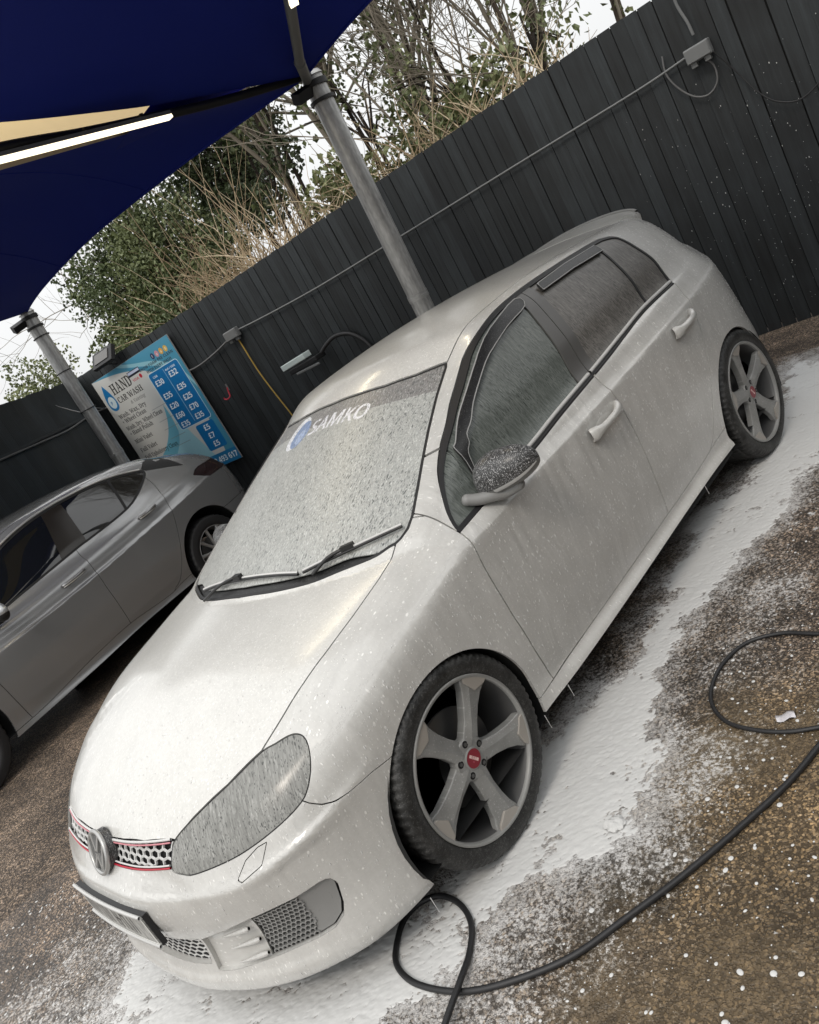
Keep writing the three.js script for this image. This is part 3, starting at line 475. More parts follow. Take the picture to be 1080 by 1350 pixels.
{ // foam lying on the tarmac: a bumpy sheet that pokes through the ground where there is foam
  const P = [], N = [], I = [], h = .0055, x0 = -1.1, x1 = 1.8, z0 = -2.6, z1 = 2.72, nx = Math.round((x1 - x0) / h), nz = Math.round((z1 - z0) / h), H = new Float32Array((nx + 1) * (nz + 1));
  const R = rng(77), jit = () => (R() - .5) * h * .7;
  for (let j = 0; j <= nz; j++) for (let i = 0; i <= nx; i++) {
    const x = x0 + i * h, z = z0 + j * h, sd = foamMain(x, z), sc = foamScatter(x, z);
    let e = -.02;
    if (sc < .45) {
      const big = NZ.fbm(x * 3.1 + 20, z * 3.1 + 20, 4) - .5, mid = NZ2.fbm(x * 14 + 5, z * 14 + 5, 3) - .5, fine = NZ.fbm(x * 75 + 7, z * 75 + 7, 3) - .5, vf = R() - .5;
      const cover = Math.max(1.15 * sstep(.22, -.16, sd + big * .40), .46 * sstep(.32, -.30, sc + big * .8));
      const solid = sstep(.06, -.16, sd + big * .3); e = (cover - 1.0) * 2.2 + mid * .9 + fine * .9 + big * .6 + vf * .25; if (e > .12) e = .12 + (e - .12) * .4; e *= .010;
      if (Math.abs(x) < .56 && z < 1.75 && z > -1.9) e = -.02;
    }
    H[j * (nx + 1) + i] = e;
  }
  const id = new Int32Array(H.length).fill(-1), vert = (i, j) => { const k = j * (nx + 1) + i; if (id[k] < 0) { id[k] = P.length / 3; P.push(x0 + i * h + jit(), H[k] + .0005, z0 + j * h + jit()); } return id[k]; };
  for (let j = 0; j < nz; j++) for (let i = 0; i < nx; i++) { const k = j * (nx + 1) + i; if (Math.max(H[k], H[k + 1], H[k + nx + 1], H[k + nx + 2]) <= 0) continue; const a = vert(i, j), b = vert(i + 1, j), c = vert(i, j + 1), d = vert(i + 1, j + 1); I.push(a, c, b, b, c, d); }
  const g = new THREE.BufferGeometry(); g.setAttribute('position', new THREE.Float32BufferAttribute(P, 3)); g.setAttribute('uv', new THREE.Float32BufferAttribute(P.filter((_, k) => k % 3 !== 1), 2)); g.setIndex(I); g.computeVertexNormals();
  console.log('foam tris', I.length / 3);
  tag(mesh('ground_foam', g, M.foam, scene), 'white snow foam spread on the tarmac round the foamed car', 'foam', null, 'stuff');
  // loose flecks of foam further out
  const fl = new THREE.IcosahedronGeometry(1, 1), list = [], q = new THREE.Object3D(), R2 = rng(14);
  for (let k = 0; k < 12000 && list.length < 1500; k++) { const x = 1.0 + R2() * 1.7, z = -2.4 + R2() * 4.9, sc = foamScatter(x, z); if (sc < -.1 || R2() > Math.exp(-Math.max(0, sc) * 2.6) * .8) continue; const r = .0012 + .0032 * R2() ** 4; list.push([x, z, r]); }
  for (let k = 0; k < 900; k++) { const x = -1.6 + R2() * 1.4, z = 1.5 + R2() * 1.1; if (R2() < .5) list.push([x, z, .0015 + .003 * R2() ** 2]); }
  for (let k = 0; k < 10; k++) list.push([1.40 + R2() * .5, .9 + R2() * .95, .003 + .0035 * R2() ** 2]);
  const im = new THREE.InstancedMesh(fl, M.foam, list.length); im.name = 'foam_flecks'; list.forEach(([x, z, r], i) => { q.position.set(x, r * .25, z); q.scale.set(r * (1 + R2()), r * .55, r * (1 + R2())); q.rotation.y = R2() * 6; q.updateMatrix(); im.setMatrixAt(i, q.matrix); }); im.castShadow = im.receiveShadow = true; scene.add(im); tag(im, 'loose white flecks of foam scattered over the tarmac', 'foam', null, 'stuff');
  // one bigger clot and a scrap of litter
  const clot = new THREE.IcosahedronGeometry(1, 3), cp = clot.attributes.position; for (let i = 0; i < cp.count; i++) { const x = cp.getX(i), y = cp.getY(i), z = cp.getZ(i), k = .7 + .7 * NZ.fbm(x * 2 + 9, z * 2 + y + 9, 3); cp.setXYZ(i, x * k * .032, Math.max(0, y) * k * .014, z * k * .030); } clot.computeVertexNormals(); clot.translate(1.17, .006, 1.19);
  tag(mesh('foam_clot', clot, M.foam, scene), 'bright clot of foam beside the front wheel', 'foam');
  const lit = new THREE.PlaneGeometry(.055, .032, 6, 4), lp = lit.attributes.position; for (let i = 0; i < lp.count; i++) lp.setZ(i, .004 * Math.sin(lp.getX(i) * 130) + .003 * Math.cos(lp.getY(i) * 160)); lit.rotateX(-Math.PI / 2); lit.rotateY(.5); lit.computeVertexNormals(); lit.translate(1.53, .009, .70);
  tag(mesh('litter_scrap', lit, std({ color: new THREE.Color().setRGB(.6, .58, .6), roughness: .3, metalness: .3 }), scene), 'crumpled pale foil scrap on the tarmac inside the right hose loop', 'litter');
}
{ // pressure hose
  const r = .0092, y = r, pts = [[1.75, .45], [1.66, .83], [1.62, .97], [1.55, 1.13], [1.45, 1.33], [1.36, 1.48], [1.27, 1.62], [1.16, 1.72], [1.03, 1.80], [.91, 1.83], [.81, 1.83], [.73, 1.80], [.68, 1.74], [.65, 1.67], [.66, 1.61], [.715, 1.565], [.81, 1.57], [.90, 1.62], [.955, 1.70], [1.0, 1.79], [1.03, 1.89], [1.09, 2.1], [1.2, 2.4]].map(([x, z], i) => [x, y + (i > 18 && i < 21 ? .017 : 0), z]);
  tag(mesh('pressure_hose', tube(pts, r, 260, 10), M.cable, scene), 'black pressure hose looped by the front wheel and running right', 'hose');
  const p2 = [[1.95, .32], [1.75, .30], [1.51, .295], [1.38, .285], [1.28, .33], [1.235, .43], [1.235, .55], [1.27, .65], [1.355, .735], [1.46, .765], [1.56, .765], [1.66, .735], [1.85, .68], [2.1, .70]].map(([x, z]) => [x, .007, z]);
  tag(mesh('thin_hose', tube(p2, .007, 200, 10), M.cable, scene), 'thinner black hose curled in a loop at the right edge', 'hose');
}
// ------------------------------------------------------------------ fence of dark boards
{
  const f = thing('board_fence', 'tall black stained board fence with conduit behind the cars', 'fence');
  const mats = [], R = rng(3);
  for (let k = 0; k < 8; k++) { const b = .55 + .75 * R(), w = R(); const t = T.board.clone(); t.offset.set(R(), R()); t.needsUpdate = true; const m = std({ map: k < 3 ? T.board : t, bumpMap: T.boardBump, bumpScale: .002, roughness: .62 }); m.color.setRGB(b * (w > .85 ? 1.2 : .98), b * (w > .85 ? .98 : 1.03), b * (w > .85 ? .92 : 1.05)); mats.push(m); }
  const topY = curve([[-9, 2.44], [-7.47, 2.43], [-6.4, 2.40], [-4.5, 2.365], [-2, 2.36], [0, 2.35], [4, 2.30]]);
  const boardGeo = {}; const geo = w => boardGeo[w] ??= (() => { const s = new THREE.Shape(); s.moveTo(-w / 2, 0); s.lineTo(w / 2, 0); s.lineTo(w / 2, .006); s.lineTo(w / 2 - .010, .012); s.lineTo(-w / 2 + .004, .024); s.lineTo(-w / 2, .020); s.closePath(); const g = new THREE.ExtrudeGeometry(s, { depth: 1, bevelEnabled: false }); g.rotateX(-Math.PI / 2); const P = g.attributes.position, U = g.attributes.uv; for (let i = 0; i < P.count; i++) U.setXY(i, (P.getX(i) + P.getZ(i)) / .5, P.getY(i) * 2.4 / 1.6); return g; })();
  const put = (name, w, p, ang, h) => { const m = mesh(name, geo(w), mats[Math.floor(R() * 8)], f); m.position.set(...p); m.rotation.set((R() - .5) * .004, ang + (R() - .5) * .02, (R() - .5) * .005); m.scale.set(1, h, 1); };
  const ang = Math.atan2(.1138, .9935);
  for (let s = CORNER, i = 0; s < 3.6; s += .1, i++) put('board', .0955, fence3(s + .05, 0, 0), ang, topY(s) + (R() - .5) * .008);
  // the side fence, turned towards the yard
  const A = fence3(CORNER, 0), B = [-5.2, 0, -.02], D = [B[0] - A[0], B[2] - A[2]], L = Math.hypot(...D), a2 = Math.atan2(-D[1], D[0]);
  for (let s = 0; s > -4.6; s -= .235) put('board', .224, [A[0] - D[0] / L * s, 0, A[2] - D[1] / L * s], a2, 2.42 + (R() - .5) * .02);
  for (const y of [.35, 1.15, 1.95]) { mesh('rail', bar(fence3(CORNER, y, -.07), fence3(3.6, y, -.07), .09, .05, [FN[0], 0, FN[2]]), mats[0], f); mesh('rail', bar([A[0] - .06, y, A[2] - .07], [A[0] + D[0] / L * 4.6 - .06, y, A[2] + D[1] / L * 4.6 - .07], .09, .03, [0, 1, 0]), mats[0], f); }
  { const sh = new THREE.Shape(); sh.moveTo(CORNER, .03); sh.lineTo(3.6, .03); for (let k = 24; k >= 0; k--) { const t = mix(CORNER, 3.6, k / 24); sh.lineTo(t, topY(t) - .010); } sh.closePath(); const q = new THREE.ExtrudeGeometry(sh, { depth: .006, bevelEnabled: false }), o = fence3(0, 0, -.026); q.applyMatrix4(new THREE.Matrix4().makeBasis(new THREE.Vector3(...FT), new THREE.Vector3(0, 1, 0), new THREE.Vector3(...FN)).setPosition(...o)); mesh('added_dark_backing', q, M.dark, f); }  // added black sheet that keeps light out of the board gaps
  mesh('added_dark_backing', bar([A[0] - .02, 1.20, A[2] - .026], [A[0] + D[0] / L * 4.6 - .02, 1.20, A[2] + D[1] / L * 4.6 - .026], 2.38, .006, [-D[1] / L, 0, D[0] / L]), M.dark, f);  // the same added light-stopping sheet behind the side fence
  // foam spatter on the boards beside the car's tail
  const R3 = rng(31), sp = [], q = new THREE.Object3D(); for (let k = 0; k < 2600 && sp.length < 380; k++) { const s = .1 + R3() * 2.2, y = .1 + R3() * 1.7, d = Math.hypot((s - 1.15) / .75, (y - .75) / .75); if (R3() < Math.exp(-d * d * .8)) sp.push([s, y, .0011 + .0024 * R3() ** 3]); }
  const im = new THREE.InstancedMesh(new THREE.IcosahedronGeometry(1, 1), M.foam, sp.length); im.name = 'foam_spatter'; sp.forEach(([s, y, r], i) => { q.position.set(...fence3(s, y, .016)); q.scale.set(r, r * (1 + R3()), r * .8); q.updateMatrix(); im.setMatrixAt(i, q.matrix); }); scene.add(im); tag(im, 'white foam spatter on the fence behind the car tail', 'foam', null, 'stuff');
}
// ------------------------------------------------------------------ things fixed to the fence
{
  const rot = Math.atan2(.1138, .9935);
  const onF = (s, y, d) => fence3(s, y, d + .024);
  const jb = (s, y, w, h, label) => { const g = thing('junction_box', label, 'junction box', onF(s, y, 0), rot, 'grey junction boxes'); delete g.userData.group; mesh('box_body', boxAt(w, h, .06, 0, 0, .03, .008), M.greyPvc, g); mesh('box_lid', boxAt(w - .01, h - .01, .014, 0, 0, .064, .006), M.greyPvc, g); for (const x of [-.28, .26]) mesh('cable_gland', boxAt(w * .26, .035, .035, x * w, -h / 2 - .012, .032, .006), M.greyPvc, g); return g; };
  jb(.795, 1.915, .165, .095, 'grey junction box high on the fence, top right'); jb(-4.375, 1.905, .20, .10, 'grey junction box on the fence right of the price board');
  const cab = (n, L, r, mat, label, cat = 'cable') => tag(mesh(n, tube(L.map(([s, y, d = .012]) => onF(s, y, d)), r, Math.max(24, L.length * 10), 8), mat, scene), label, cat);
  cab('conduit', [[.71, 1.925], [.45, 1.908], [-.02, 1.901], [-.63, 1.896], [-1.84, 1.882], [-3.06, 1.872], [-4.0, 1.90], [-4.27, 1.915]], .0078, M.greyPvc, 'grey conduit running along the fence between the two junction boxes', 'conduit');
  cab('cable', [[-4.48, 1.88], [-4.8, 1.83], [-5.2, 1.80], [-5.6, 1.84], [-6.6, 1.90], [-7.2, 1.93], [-7.44, 1.95]], .010, M.greyCable, 'grey cable sagging from the left junction box behind the price board');
  const A = fence3(CORNER, 0), B = [-5.2, 0, -.02], D = [B[0] - A[0], B[2] - A[2]], L = Math.hypot(...D), nn = [-D[1] / L, D[0] / L], sgn = nn[0] > 0 ? 1 : -1;
  const onS = (t, y, d = .05) => [A[0] + D[0] / L * t + nn[0] * sgn * d, y, A[2] + D[1] / L * t + nn[1] * sgn * d];
  tag(mesh('cable', tube([onS(.05, 1.95), onS(.7, 1.93), onS(1.4, 1.90), onS(2.1, 1.91), onS(3.2, 1.93), onS(4.4, 1.95)], .011, 60, 8), M.greyCable, scene), 'grey cable along the left side fence', 'cable');
  cab('cable_loop', [[.82, 1.86, .05], [.845, 1.80], [.83, 1.70], [.76, 1.655], [.68, 1.68], [.60, 1.78], [.56, 1.90], [.575, 2.01, .0]], .006, M.greyCable, 'thin grey cable loop hanging from the top right junction box');
  cab('cable', [[.88, 1.87, .04], [.95, 1.70], [1.02, 1.53], [1.10, 1.42], [1.22, 1.36], [1.34, 1.39], [1.5, 1.50], [1.7, 1.62]], .005, M.cable, 'thin black cable drooping to the right from the top right junction box');
  cab('cable_drop', [[.80, 2.02], [.795, 2.10], [.775, 2.22], [.78, 2.33, .02]], .010, M.greyPvc, 'grey cable end coming down the fence above the top right junction box');
  cab('yellow_cable', [[-4.33, 1.85, .04], [-4.35, 1.79], [-4.345, 1.6], [-4.335, 1.42], [-4.30, 1.2], [-4.27, 1.05], [-4.24, .90], [-4.2, .6]], .008, M.yellowCable, 'yellow cable hanging down the fence from the left junction box');
  { const g = thing('floodlight', 'black floodlight with pale glass on a bent arm against the fence', 'lamp', onF(-3.50, 1.30, .0), rot); const h = boxAt(.42, .05, .16, 0, 0, .16, .01); mesh('lamp_body', h, M.black, g).rotation.z = .04; mesh('lamp_glass', boxAt(.36, .06, .12, -.10, .075, .18, .01), std({ color: new THREE.Color().setRGB(.62, .70, .68), roughness: .15 }), g).rotation.z = .05; mesh('lamp_frame', boxAt(.34, .022, .02, .06, -.045, .25, .006), M.greyPvc, g); mesh('arm', tube([[.16, .0, .12], [.26, .06, .10], [.40, .10, .06], [.55, .06, .03], [.66, -.06, .012], [.72, -.22, .012]], .02, 32, 8), M.cable, g); }
  { const g = thing('wall_hook', 'small red hook on the fence right of the price board', 'hook', onF(-4.94, 1.37, 0), rot); mesh('hook_arm', tube([[.02, .08, .01], [.015, .03, .02], [.02, -.02, .04], [-.02, -.035, .05], [-.07, -.02, .05], [-.07, .0, .05]], .008, 32, 8), M.red, g); mesh('hook_plate', boxAt(.02, .08, .012, .02, .08, .004, .003), M.greyPvc, g); }
  { const g = thing('small_floodlight', 'small dark floodlight tilted over the price board', 'lamp', onF(-6.45, 2.35, .0), rot); const b = mesh('lamp_body', boxAt(.46, .20, .06, 0, 0, .14, .012), M.black, g); b.rotation.x = -.6; const l = mesh('lamp_glass', boxAt(.32, .12, .01, 0, .005, .176, .003), std({ color: new THREE.Color().setRGB(.10, .095, .09), roughness: .2 }), g); l.rotation.x = -.6; mesh('bracket', bar([0, -.05, 0], [0, 0, .13], .03, .01), M.black, g); }
  // price board
  const bt = canvasTex(1456, 1296, (g, w, h) => {
    const gr = [[0, '#4c93ad'], [.16, '#7db4c4'], [.34, '#d6d6d2'], [.55, '#c6d2d4'], [.75, '#86bed0'], [1, '#2b86b4']];
    g.fillStyle = '#d2d3d0'; g.fillRect(0, 0, w, h);
    g.fillStyle = '#4b93b0'; g.beginPath(); g.moveTo(0, 0); g.lineTo(w, 0); g.lineTo(w, h); g.lineTo(.87 * w, h); g.bezierCurveTo(.98 * w, .6 * h, .95 * w, .2 * h, .45 * w, .07 * h); g.bezierCurveTo(.30 * w, .03 * h, .2 * w, .02 * h, 0, 0); g.fill();
    g.fillStyle = '#8fc2d0'; g.beginPath(); g.moveTo(.35 * w, 0); g.bezierCurveTo(.6 * w, .12 * h, .9 * w, .1 * h, w, .42 * h); g.lineTo(w, .36 * h); g.bezierCurveTo(.9 * w, .06 * h, .65 * w, .1 * h, .42 * w, 0); g.fill();
    g.fillStyle = '#6fb4cb'; g.beginPath(); g.moveTo(0, h); g.lineTo(0, .80 * h); g.bezierCurveTo(.3 * w, .78 * h, .52 * w, .62 * h, .58 * w, .40 * h); g.bezierCurveTo(.62 * w, .62 * h, .5 * w, .9 * h, .3 * w, h); g.fill();
    g.fillStyle = '#9fd0de'; g.beginPath(); g.moveTo(0, h); g.lineTo(0, .9 * h); g.bezierCurveTo(.5 * w, .84 * h, .6 * w, .64 * h, .62 * w, .46 * h); g.bezierCurveTo(.70 * w, .8 * h, .8 * w, .9 * h, .8 * w, h); g.fill();
    g.fillStyle = '#1f78ac'; g.fillRect(.36 * w, .905 * h, .64 * w, .095 * h);
    // price panels
    const rr = (x, y, a, b, r) => { g.beginPath(); g.moveTo(x + r, y); g.arcTo(x + a, y, x + a, y + b, r); g.arcTo(x + a, y + b, x, y + b, r); g.arcTo(x, y + b, x, y, r); g.arcTo(x, y, x + a, y, r); g.fill(); };
    g.fillStyle = '#cfe6ee'; rr(.605 * w, .165 * h, .36 * w, .475 * h, 34); g.fillStyle = '#1173b2'; rr(.612 * w, .170 * h, .348 * w, .465 * h, 30); rr(.75 * w, .655 * h, .20 * w, .215 * h, 26); g.fillStyle = '#bfe0ee'; g.fillRect(.783 * w, .185 * h, 5, .43 * h);
    // drop mark and heading
    g.fillStyle = '#1f78b4'; g.beginPath(); g.moveTo(.085 * w, .055 * h); g.bezierCurveTo(.0 * w, .20 * h, .03 * w, .275 * h, .09 * w, .275 * h); g.bezierCurveTo(.165 * w, .275 * h, .17 * w, .20 * h, .085 * w, .055 * h); g.fill(); g.fillStyle = '#d8e8ee'; g.beginPath(); g.ellipse(.09 * w, .205 * h, .042 * w, .05 * h, 0, 0, 7); g.fill(); g.fillStyle = '#1f78b4'; g.font = 'bold 54px sans-serif'; g.fillText('P', .07 * w, .222 * h);
    const txt = (s, x, y, px, col, sx = 1.5, font = 'serif', b = 'bold ') => { g.save(); g.translate(x * w, y * h); g.scale(sx, 1); g.font = `${b}${px}px ${font}`; g.fillStyle = col; g.fillText(s, 0, 0); g.restore(); };
    txt('HAND', .155, .165, 150, '#111', .84); txt('CAR WASH', .16, .238, 84, '#111', 1.02); txt('& Valeting', .28, .285, 46, '#555', 1.2, 'serif', 'italic ');
    g.fillStyle = '#223'; g.fillRect(.42 * w, .075 * h, .15 * w, .04 * h); g.fillStyle = '#c8d0e8'; g.fillRect(.425 * w, .08 * h, .14 * w, .02 * h); txt('VISA', .44, .155, 34, '#c03040', 1.5, 'sans-serif'); g.fillStyle = '#c8283c'; g.beginPath(); g.arc(.545 * w, .142 * h, 22, 0, 7); g.fill();
    ['#26355e', '#c98f9c', '#d9a441', '#d8b04a'].forEach((c, i) => { g.fillStyle = c; g.beginPath(); g.arc((.765 + i * .052) * w, .072 * h, 30, 0, 7); g.fill(); g.fillStyle = '#e8e4dc'; g.font = 'bold 34px sans-serif'; g.fillText(['f', 'o', 'a', 'G'][i], (.758 + i * .052) * w, .082 * h); });
    txt('SNOW FOAM PRE CLEAN', .56, .122, 40, '#2c3440', 1.3, 'sans-serif'); txt('WITH EVERY WASH', .62, .158, 40, '#2c3440', 1.25, 'sans-serif');
    g.globalCompositeOperation = 'source-over';
    txt('CAR', .645, .212, 30, '#e8f0f4', 1.4, 'sans-serif'); txt('4x4 / VAN', .80, .208, 28, '#e8f0f4', 1.3, 'sans-serif');
    [['£30', '£32', .262], ['£35', '£35', .372], ['£20', '£25', .455], ['£60', '£70', .537], ['£35', '£35', .612]].forEach(([a, b, y]) => { txt(a, .632, y + .012, 76, '#f1f5f7', 1.15, 'sans-serif'); txt(b, .808, y, 76, '#f1f5f7', 1.15, 'sans-serif'); });
    [['£5', .715], ['£7', .782], ['£5', .850]].forEach(([a, y]) => txt(a, .82, y, 76, '#f1f5f7', 1.2, 'sans-serif'));
    [['Wash, Wax, Dry', .345], ['+ Wheel Clean', .392], ['Wash, Dry, Wheel Clean', .452], ['+ Hand Polish', .498], ['Mini Valet', .570], ['Full Valet', .650], ['Full Upholstery Clean', .718], ['Add ons', .790], ['A Z Iron Out', .842], ['Wax / Spray Polish', .892], ['Engine Clean', .942]].forEach(([s, y], i) => txt(s, i > 6 ? .10 : .06, y, 62, '#23262a', i === 2 || i === 6 ? .92 : 1.05, 'serif', 'bold '));
    g.fillStyle = '#8a9096'; for (const y of [.400, .505, .575, .655, .724, .848, .898, .948]) g.fillRect(.44 * w, y * h, .19 * w, 4);
    txt('07449 493 617', .60, .975, 78, '#eef4f7', 1.1, 'sans-serif'); g.fillStyle = '#cfe6ee'; g.fillRect(.57 * w, .92 * h, 6, .07 * h); txt('No Cash', .40, .968, 44, '#e4eef2', 1.4, 'sans-serif');
  }, true, false);
  { const TL = onF(-7.11, 2.285, .02), TR = onF(-5.325, 2.255, .02), b = .672, g = thing('price_board', 'blue and white hand car wash price board on the fence behind the silver car', 'sign', onF(-6.215, 0, .02), rot);
    const p = new THREE.BoxGeometry(1.79, 1.598, .012); mesh('board_panel', p, std({ color: 0x9a9a9a, roughness: .5 }), g).position.set(0, 1.47, 0); const fr = new THREE.PlaneGeometry(1.784, 1.592); const m = mesh('printed_face', fr, std({ map: bt, roughness: .45 }), g); m.position.set(0, 1.47, .010); }
}
// ------------------------------------------------------------------ canopy posts, canopies, lamps
{
  const post = (a, b, label) => { const d = new THREE.Vector3(...b).sub(new THREE.Vector3(...a)), at = y => { const t = (y - a[1]) / (b[1] - a[1]); return [mix(a[0], b[0], t), y, mix(a[2], b[2], t)]; }; const g = thing('canopy_post', label, 'post', at(0)), o = at(0), rel = p => p.map((v, k) => v - o[k]);
    const pole = cyl(rel(at(0)), rel(at(b[1])), 0.077, .077, 28), U = pole.attributes.uv; for (let i = 0; i < U.count; i++) U.setXY(i, U.getX(i) * 2, U.getY(i) * 4); mesh('pole', pole, M.galv, g);
    mesh('base_plate', boxAt(.3, .02, .3, 0, .012, 0, .004), M.galv, g); mesh('joint_band', cyl(rel(at(1.40)), rel(at(1.452)), .081, .081, 28), M.galv, g); mesh('joint_bolt', cyl(rel([at(1.43)[0] + .06, 1.43, at(1.43)[2] + .06]), rel([at(1.43)[0] + .085, 1.43, at(1.43)[2] + .085]), .012, .012, 6), M.galv, g);
    mesh('post_cap', cyl(rel(at(b[1])), rel(at(b[1] + .03)), .088, .07, 24), M.galv, g); for (const [y, w] of [[b[1] - .05, .02], [b[1] - .16, .012]]) mesh('clamp', cyl(rel(at(y - w)), rel(at(y + w)), .092, .092, 24), M.black, g);
    mesh('clamp_arm', bar(rel([at(b[1] - .06)[0], b[1] - .06, at(b[1] - .06)[2]]), rel([at(b[1] - .06)[0] - .02, b[1] - .10, at(b[1] - .06)[2] + .22]), .07, .07), M.black, g); return [g, at, rel]; };
  post([-1.601, 1.346, -2.14], [-1.535, 3.06, -2.148], 'galvanised canopy post behind the roof of the foamed car');
  const [g2, at2, rel2] = post([-6.206, 1.33, -1.612], [-6.161, 3.13, -1.617], 'galvanised canopy post left of the price board');
  for (const y of [2.86, 2.44, 1.98]) { const q = at2(y), r = new THREE.TorusGeometry(.088, .006, 6, 28); r.rotateX(Math.PI / 2); r.translate(...rel2(q)); mesh('cable_tie', r, M.cable, g2); }
  tag(mesh('cable', tube([[-6.19, 1.99, -1.52], [-6.6, 2.1, -1.6], [-7.0, 2.25, -1.68], [-7.1, 2.38, -1.8]], .006, 32, 6), M.greyCable, scene), 'thin cable from the left canopy post to the side fence top', 'cable');
  tag(mesh('cable', tube([[-6.24, 1.98, -1.68], [-6.9, 1.95, -2.08], [-7.5, 1.93, -2.42]], .007, 24, 6), M.cable, scene), 'dark cable from the left canopy post towards the price board', 'cable');
  const canopy = (label, c00, c10, c11, c01, bow, rise, dipBack, latL, latR) => {     // corners: back-left, back-right, front-right, front-left
    const g = thing('canopy', label, 'canopy'), N = 36, P = [], U = [], I = [], v = (a, b, t) => a.map((q, k) => mix(q, b[k], t));
    for (let j = 0; j <= N; j++) for (let i = 0; i <= N; i++) { const s = i / N, t = j / N, q = v(v(c00, c10, s), v(c01, c11, s), t), B = 4 * s * (1 - s), C = 4 * t * (1 - t); q[2] += bow * B * (1 - t) - bow * B * t * .5; q[0] += C * mix(latL, latR, s); q[1] += rise * B * C + dipBack * B * (1 - t); q[1] += .012 * Math.sin(s * 22 + t * 9) * C * NZ.fbm(s * 5, t * 5, 2) + .02 * (NZ2.fbm(s * 4 + 3, t * 4, 3) - .5) * B; P.push(...q); U.push(s, t); }
    for (let j = 0; j < N; j++) for (let i = 0; i < N; i++) { const a = j * (N + 1) + i, b = a + N + 1; I.push(a, b, a + 1, b, b + 1, a + 1); }
    const geo = new THREE.BufferGeometry(); geo.setAttribute('position', new THREE.Float32BufferAttribute(P, 3)); geo.setAttribute('uv', new THREE.Float32BufferAttribute(U, 2)); geo.setIndex(I); geo.computeVertexNormals(); mesh('fabric', geo, M.fabric, g);
    const edge = (a, b) => { const pts = []; for (let i = 0; i <= N; i++) { let k = (a + (b - a) * i / N); k = Math.round(k); pts.push([P[k * 3], P[k * 3 + 1], P[k * 3 + 2]]); } return tube(pts, b - a > N ? .005 : .012, 60, 6); };
    mesh('hem', edge(0, N), M.fabric, g); for (const i of [12, 24]) mesh('seam', edge(i, N * (N + 1) + i), M.fabric, g); return g;
  };
  canopy('navy blue fabric canopy over the silver car', [-6.16, 3.14, -1.62], [-1.57, 3.08, -2.10], [-1.36, 3.2, 1.0], [-6.0, 3.2, 1.2], .40, .45, .02, .15, -.13);
  const c2 = canopy('navy blue fabric canopy over the foamed car roof', [-1.53, 3.08, -2.10], [2.3, 3.02, -2.2], [2.3, 3.18, 1.0], [-.98, 3.20, 1.1], .30, .55, .03, -.12, -.15);
  mesh('gusset', (() => { const sh = new THREE.Shape(); sh.moveTo(-2.3, -.95); sh.lineTo(-1.36, -.90); sh.lineTo(-1.44, -2.12); sh.lineTo(-1.75, -2.12); sh.closePath(); const q = new THREE.ShapeGeometry(sh); q.rotateX(Math.PI / 2); q.translate(0, 3.225, 0); return q; })(), M.fabric, c2);
  // roof beams
  tag(mesh('canopy_beam', merge([tube([[-1.56, 3.09, -2.13], [-1.50, 3.07, -1.38], [-1.37, 3.05, -.68], [-1.29, 3.05, -.14], [-1.18, 3.05, .35], [-1.10, 3.05, 1.0]], .028, 60, 10)]), M.black, scene), 'dark canopy beam running forward from the middle post beside the long lamp', 'beam');
  tag(mesh('canopy_beam', merge([cyl([-1.07, 3.01, -1.60], [.62, 3.115, -.08], .030), cyl([-1.54, 3.05, -2.10], [-1.05, 3.01, -1.58], .034), new THREE.SphereGeometry(.036, 16, 12).translate(-1.06, 3.01, -1.59)]), M.greyPvc, scene), 'grey canopy strut running right from the middle post to the short lamp', 'beam');
  { const sh = new THREE.Shape(); sh.moveTo(-2.2, -1.25); sh.lineTo(-1.46, -1.25); sh.lineTo(-1.42, -.89); sh.lineTo(-1.12, .29); sh.lineTo(-.91, 1.0); sh.lineTo(-2.1, 1.0); sh.closePath(); const q = new THREE.ShapeGeometry(sh); q.rotateX(Math.PI / 2); q.translate(0, 3.27, 0);
    tag(mesh('translucent_strip', q, new THREE.MeshPhysicalMaterial({ color: new THREE.Color().setRGB(.92, .70, .36), transmission: .55, roughness: .95, thickness: 0, side: THREE.DoubleSide }), scene), 'cream translucent strip glowing between the two canopies above the long lamp', 'roof strip'); }
  RectAreaLightUniformsLib.init();
  const lampTube = (a, b, label, gain) => {
    const A = new THREE.Vector3(...a), B = new THREE.Vector3(...b), L = A.distanceTo(B), mid = A.clone().add(B).multiplyScalar(.5), g = thing('strip_lamp', label, 'lamp', mid.toArray()), D = B.clone().sub(A).normalize();
    const loc = p => new THREE.Vector3(...p).sub(mid).toArray(); mesh('lamp_housing', bar(loc(a), loc(b), .05, .02, [0, 1, 0]), M.greyPvc, g).position.y = .018;
    const col = new THREE.Color().setRGB(1, .86, .60); mesh('lamp_diffuser', bar(loc(a), loc(b), .042, .018, [0, 1, 0]), std({ color: 0xffffff, emissive: col, emissiveIntensity: 2.0 }), g);
    for (let i = 0; i < 4; i++) mesh('lamp_clip', (() => { const q = A.clone().lerp(B, (i + .5) / 4).sub(mid); return boxAt(.03, .03, .02, q.x, q.y + .035, q.z); })(), M.black, g);
    const l = new THREE.RectAreaLight(col, gain * 1.6, .042, L); l.position.set(0, -.022, 0); l.up.copy(D); g.add(l); l.lookAt(mid.x + 0, mid.y - 5, mid.z); l.castShadow = true; l.up.copy(D);
    return g;
  };
  lampTube([-1.28, 3.0, -.68], [-1.13, 3.0, .85], 'long lit strip lamp hanging beneath the canopy beam', 14);
  lampTube([-.22, 2.975, -.82], [.62, 3.06, -.05], 'lit strip lamp cut off by the top edge of the picture', 14);
}

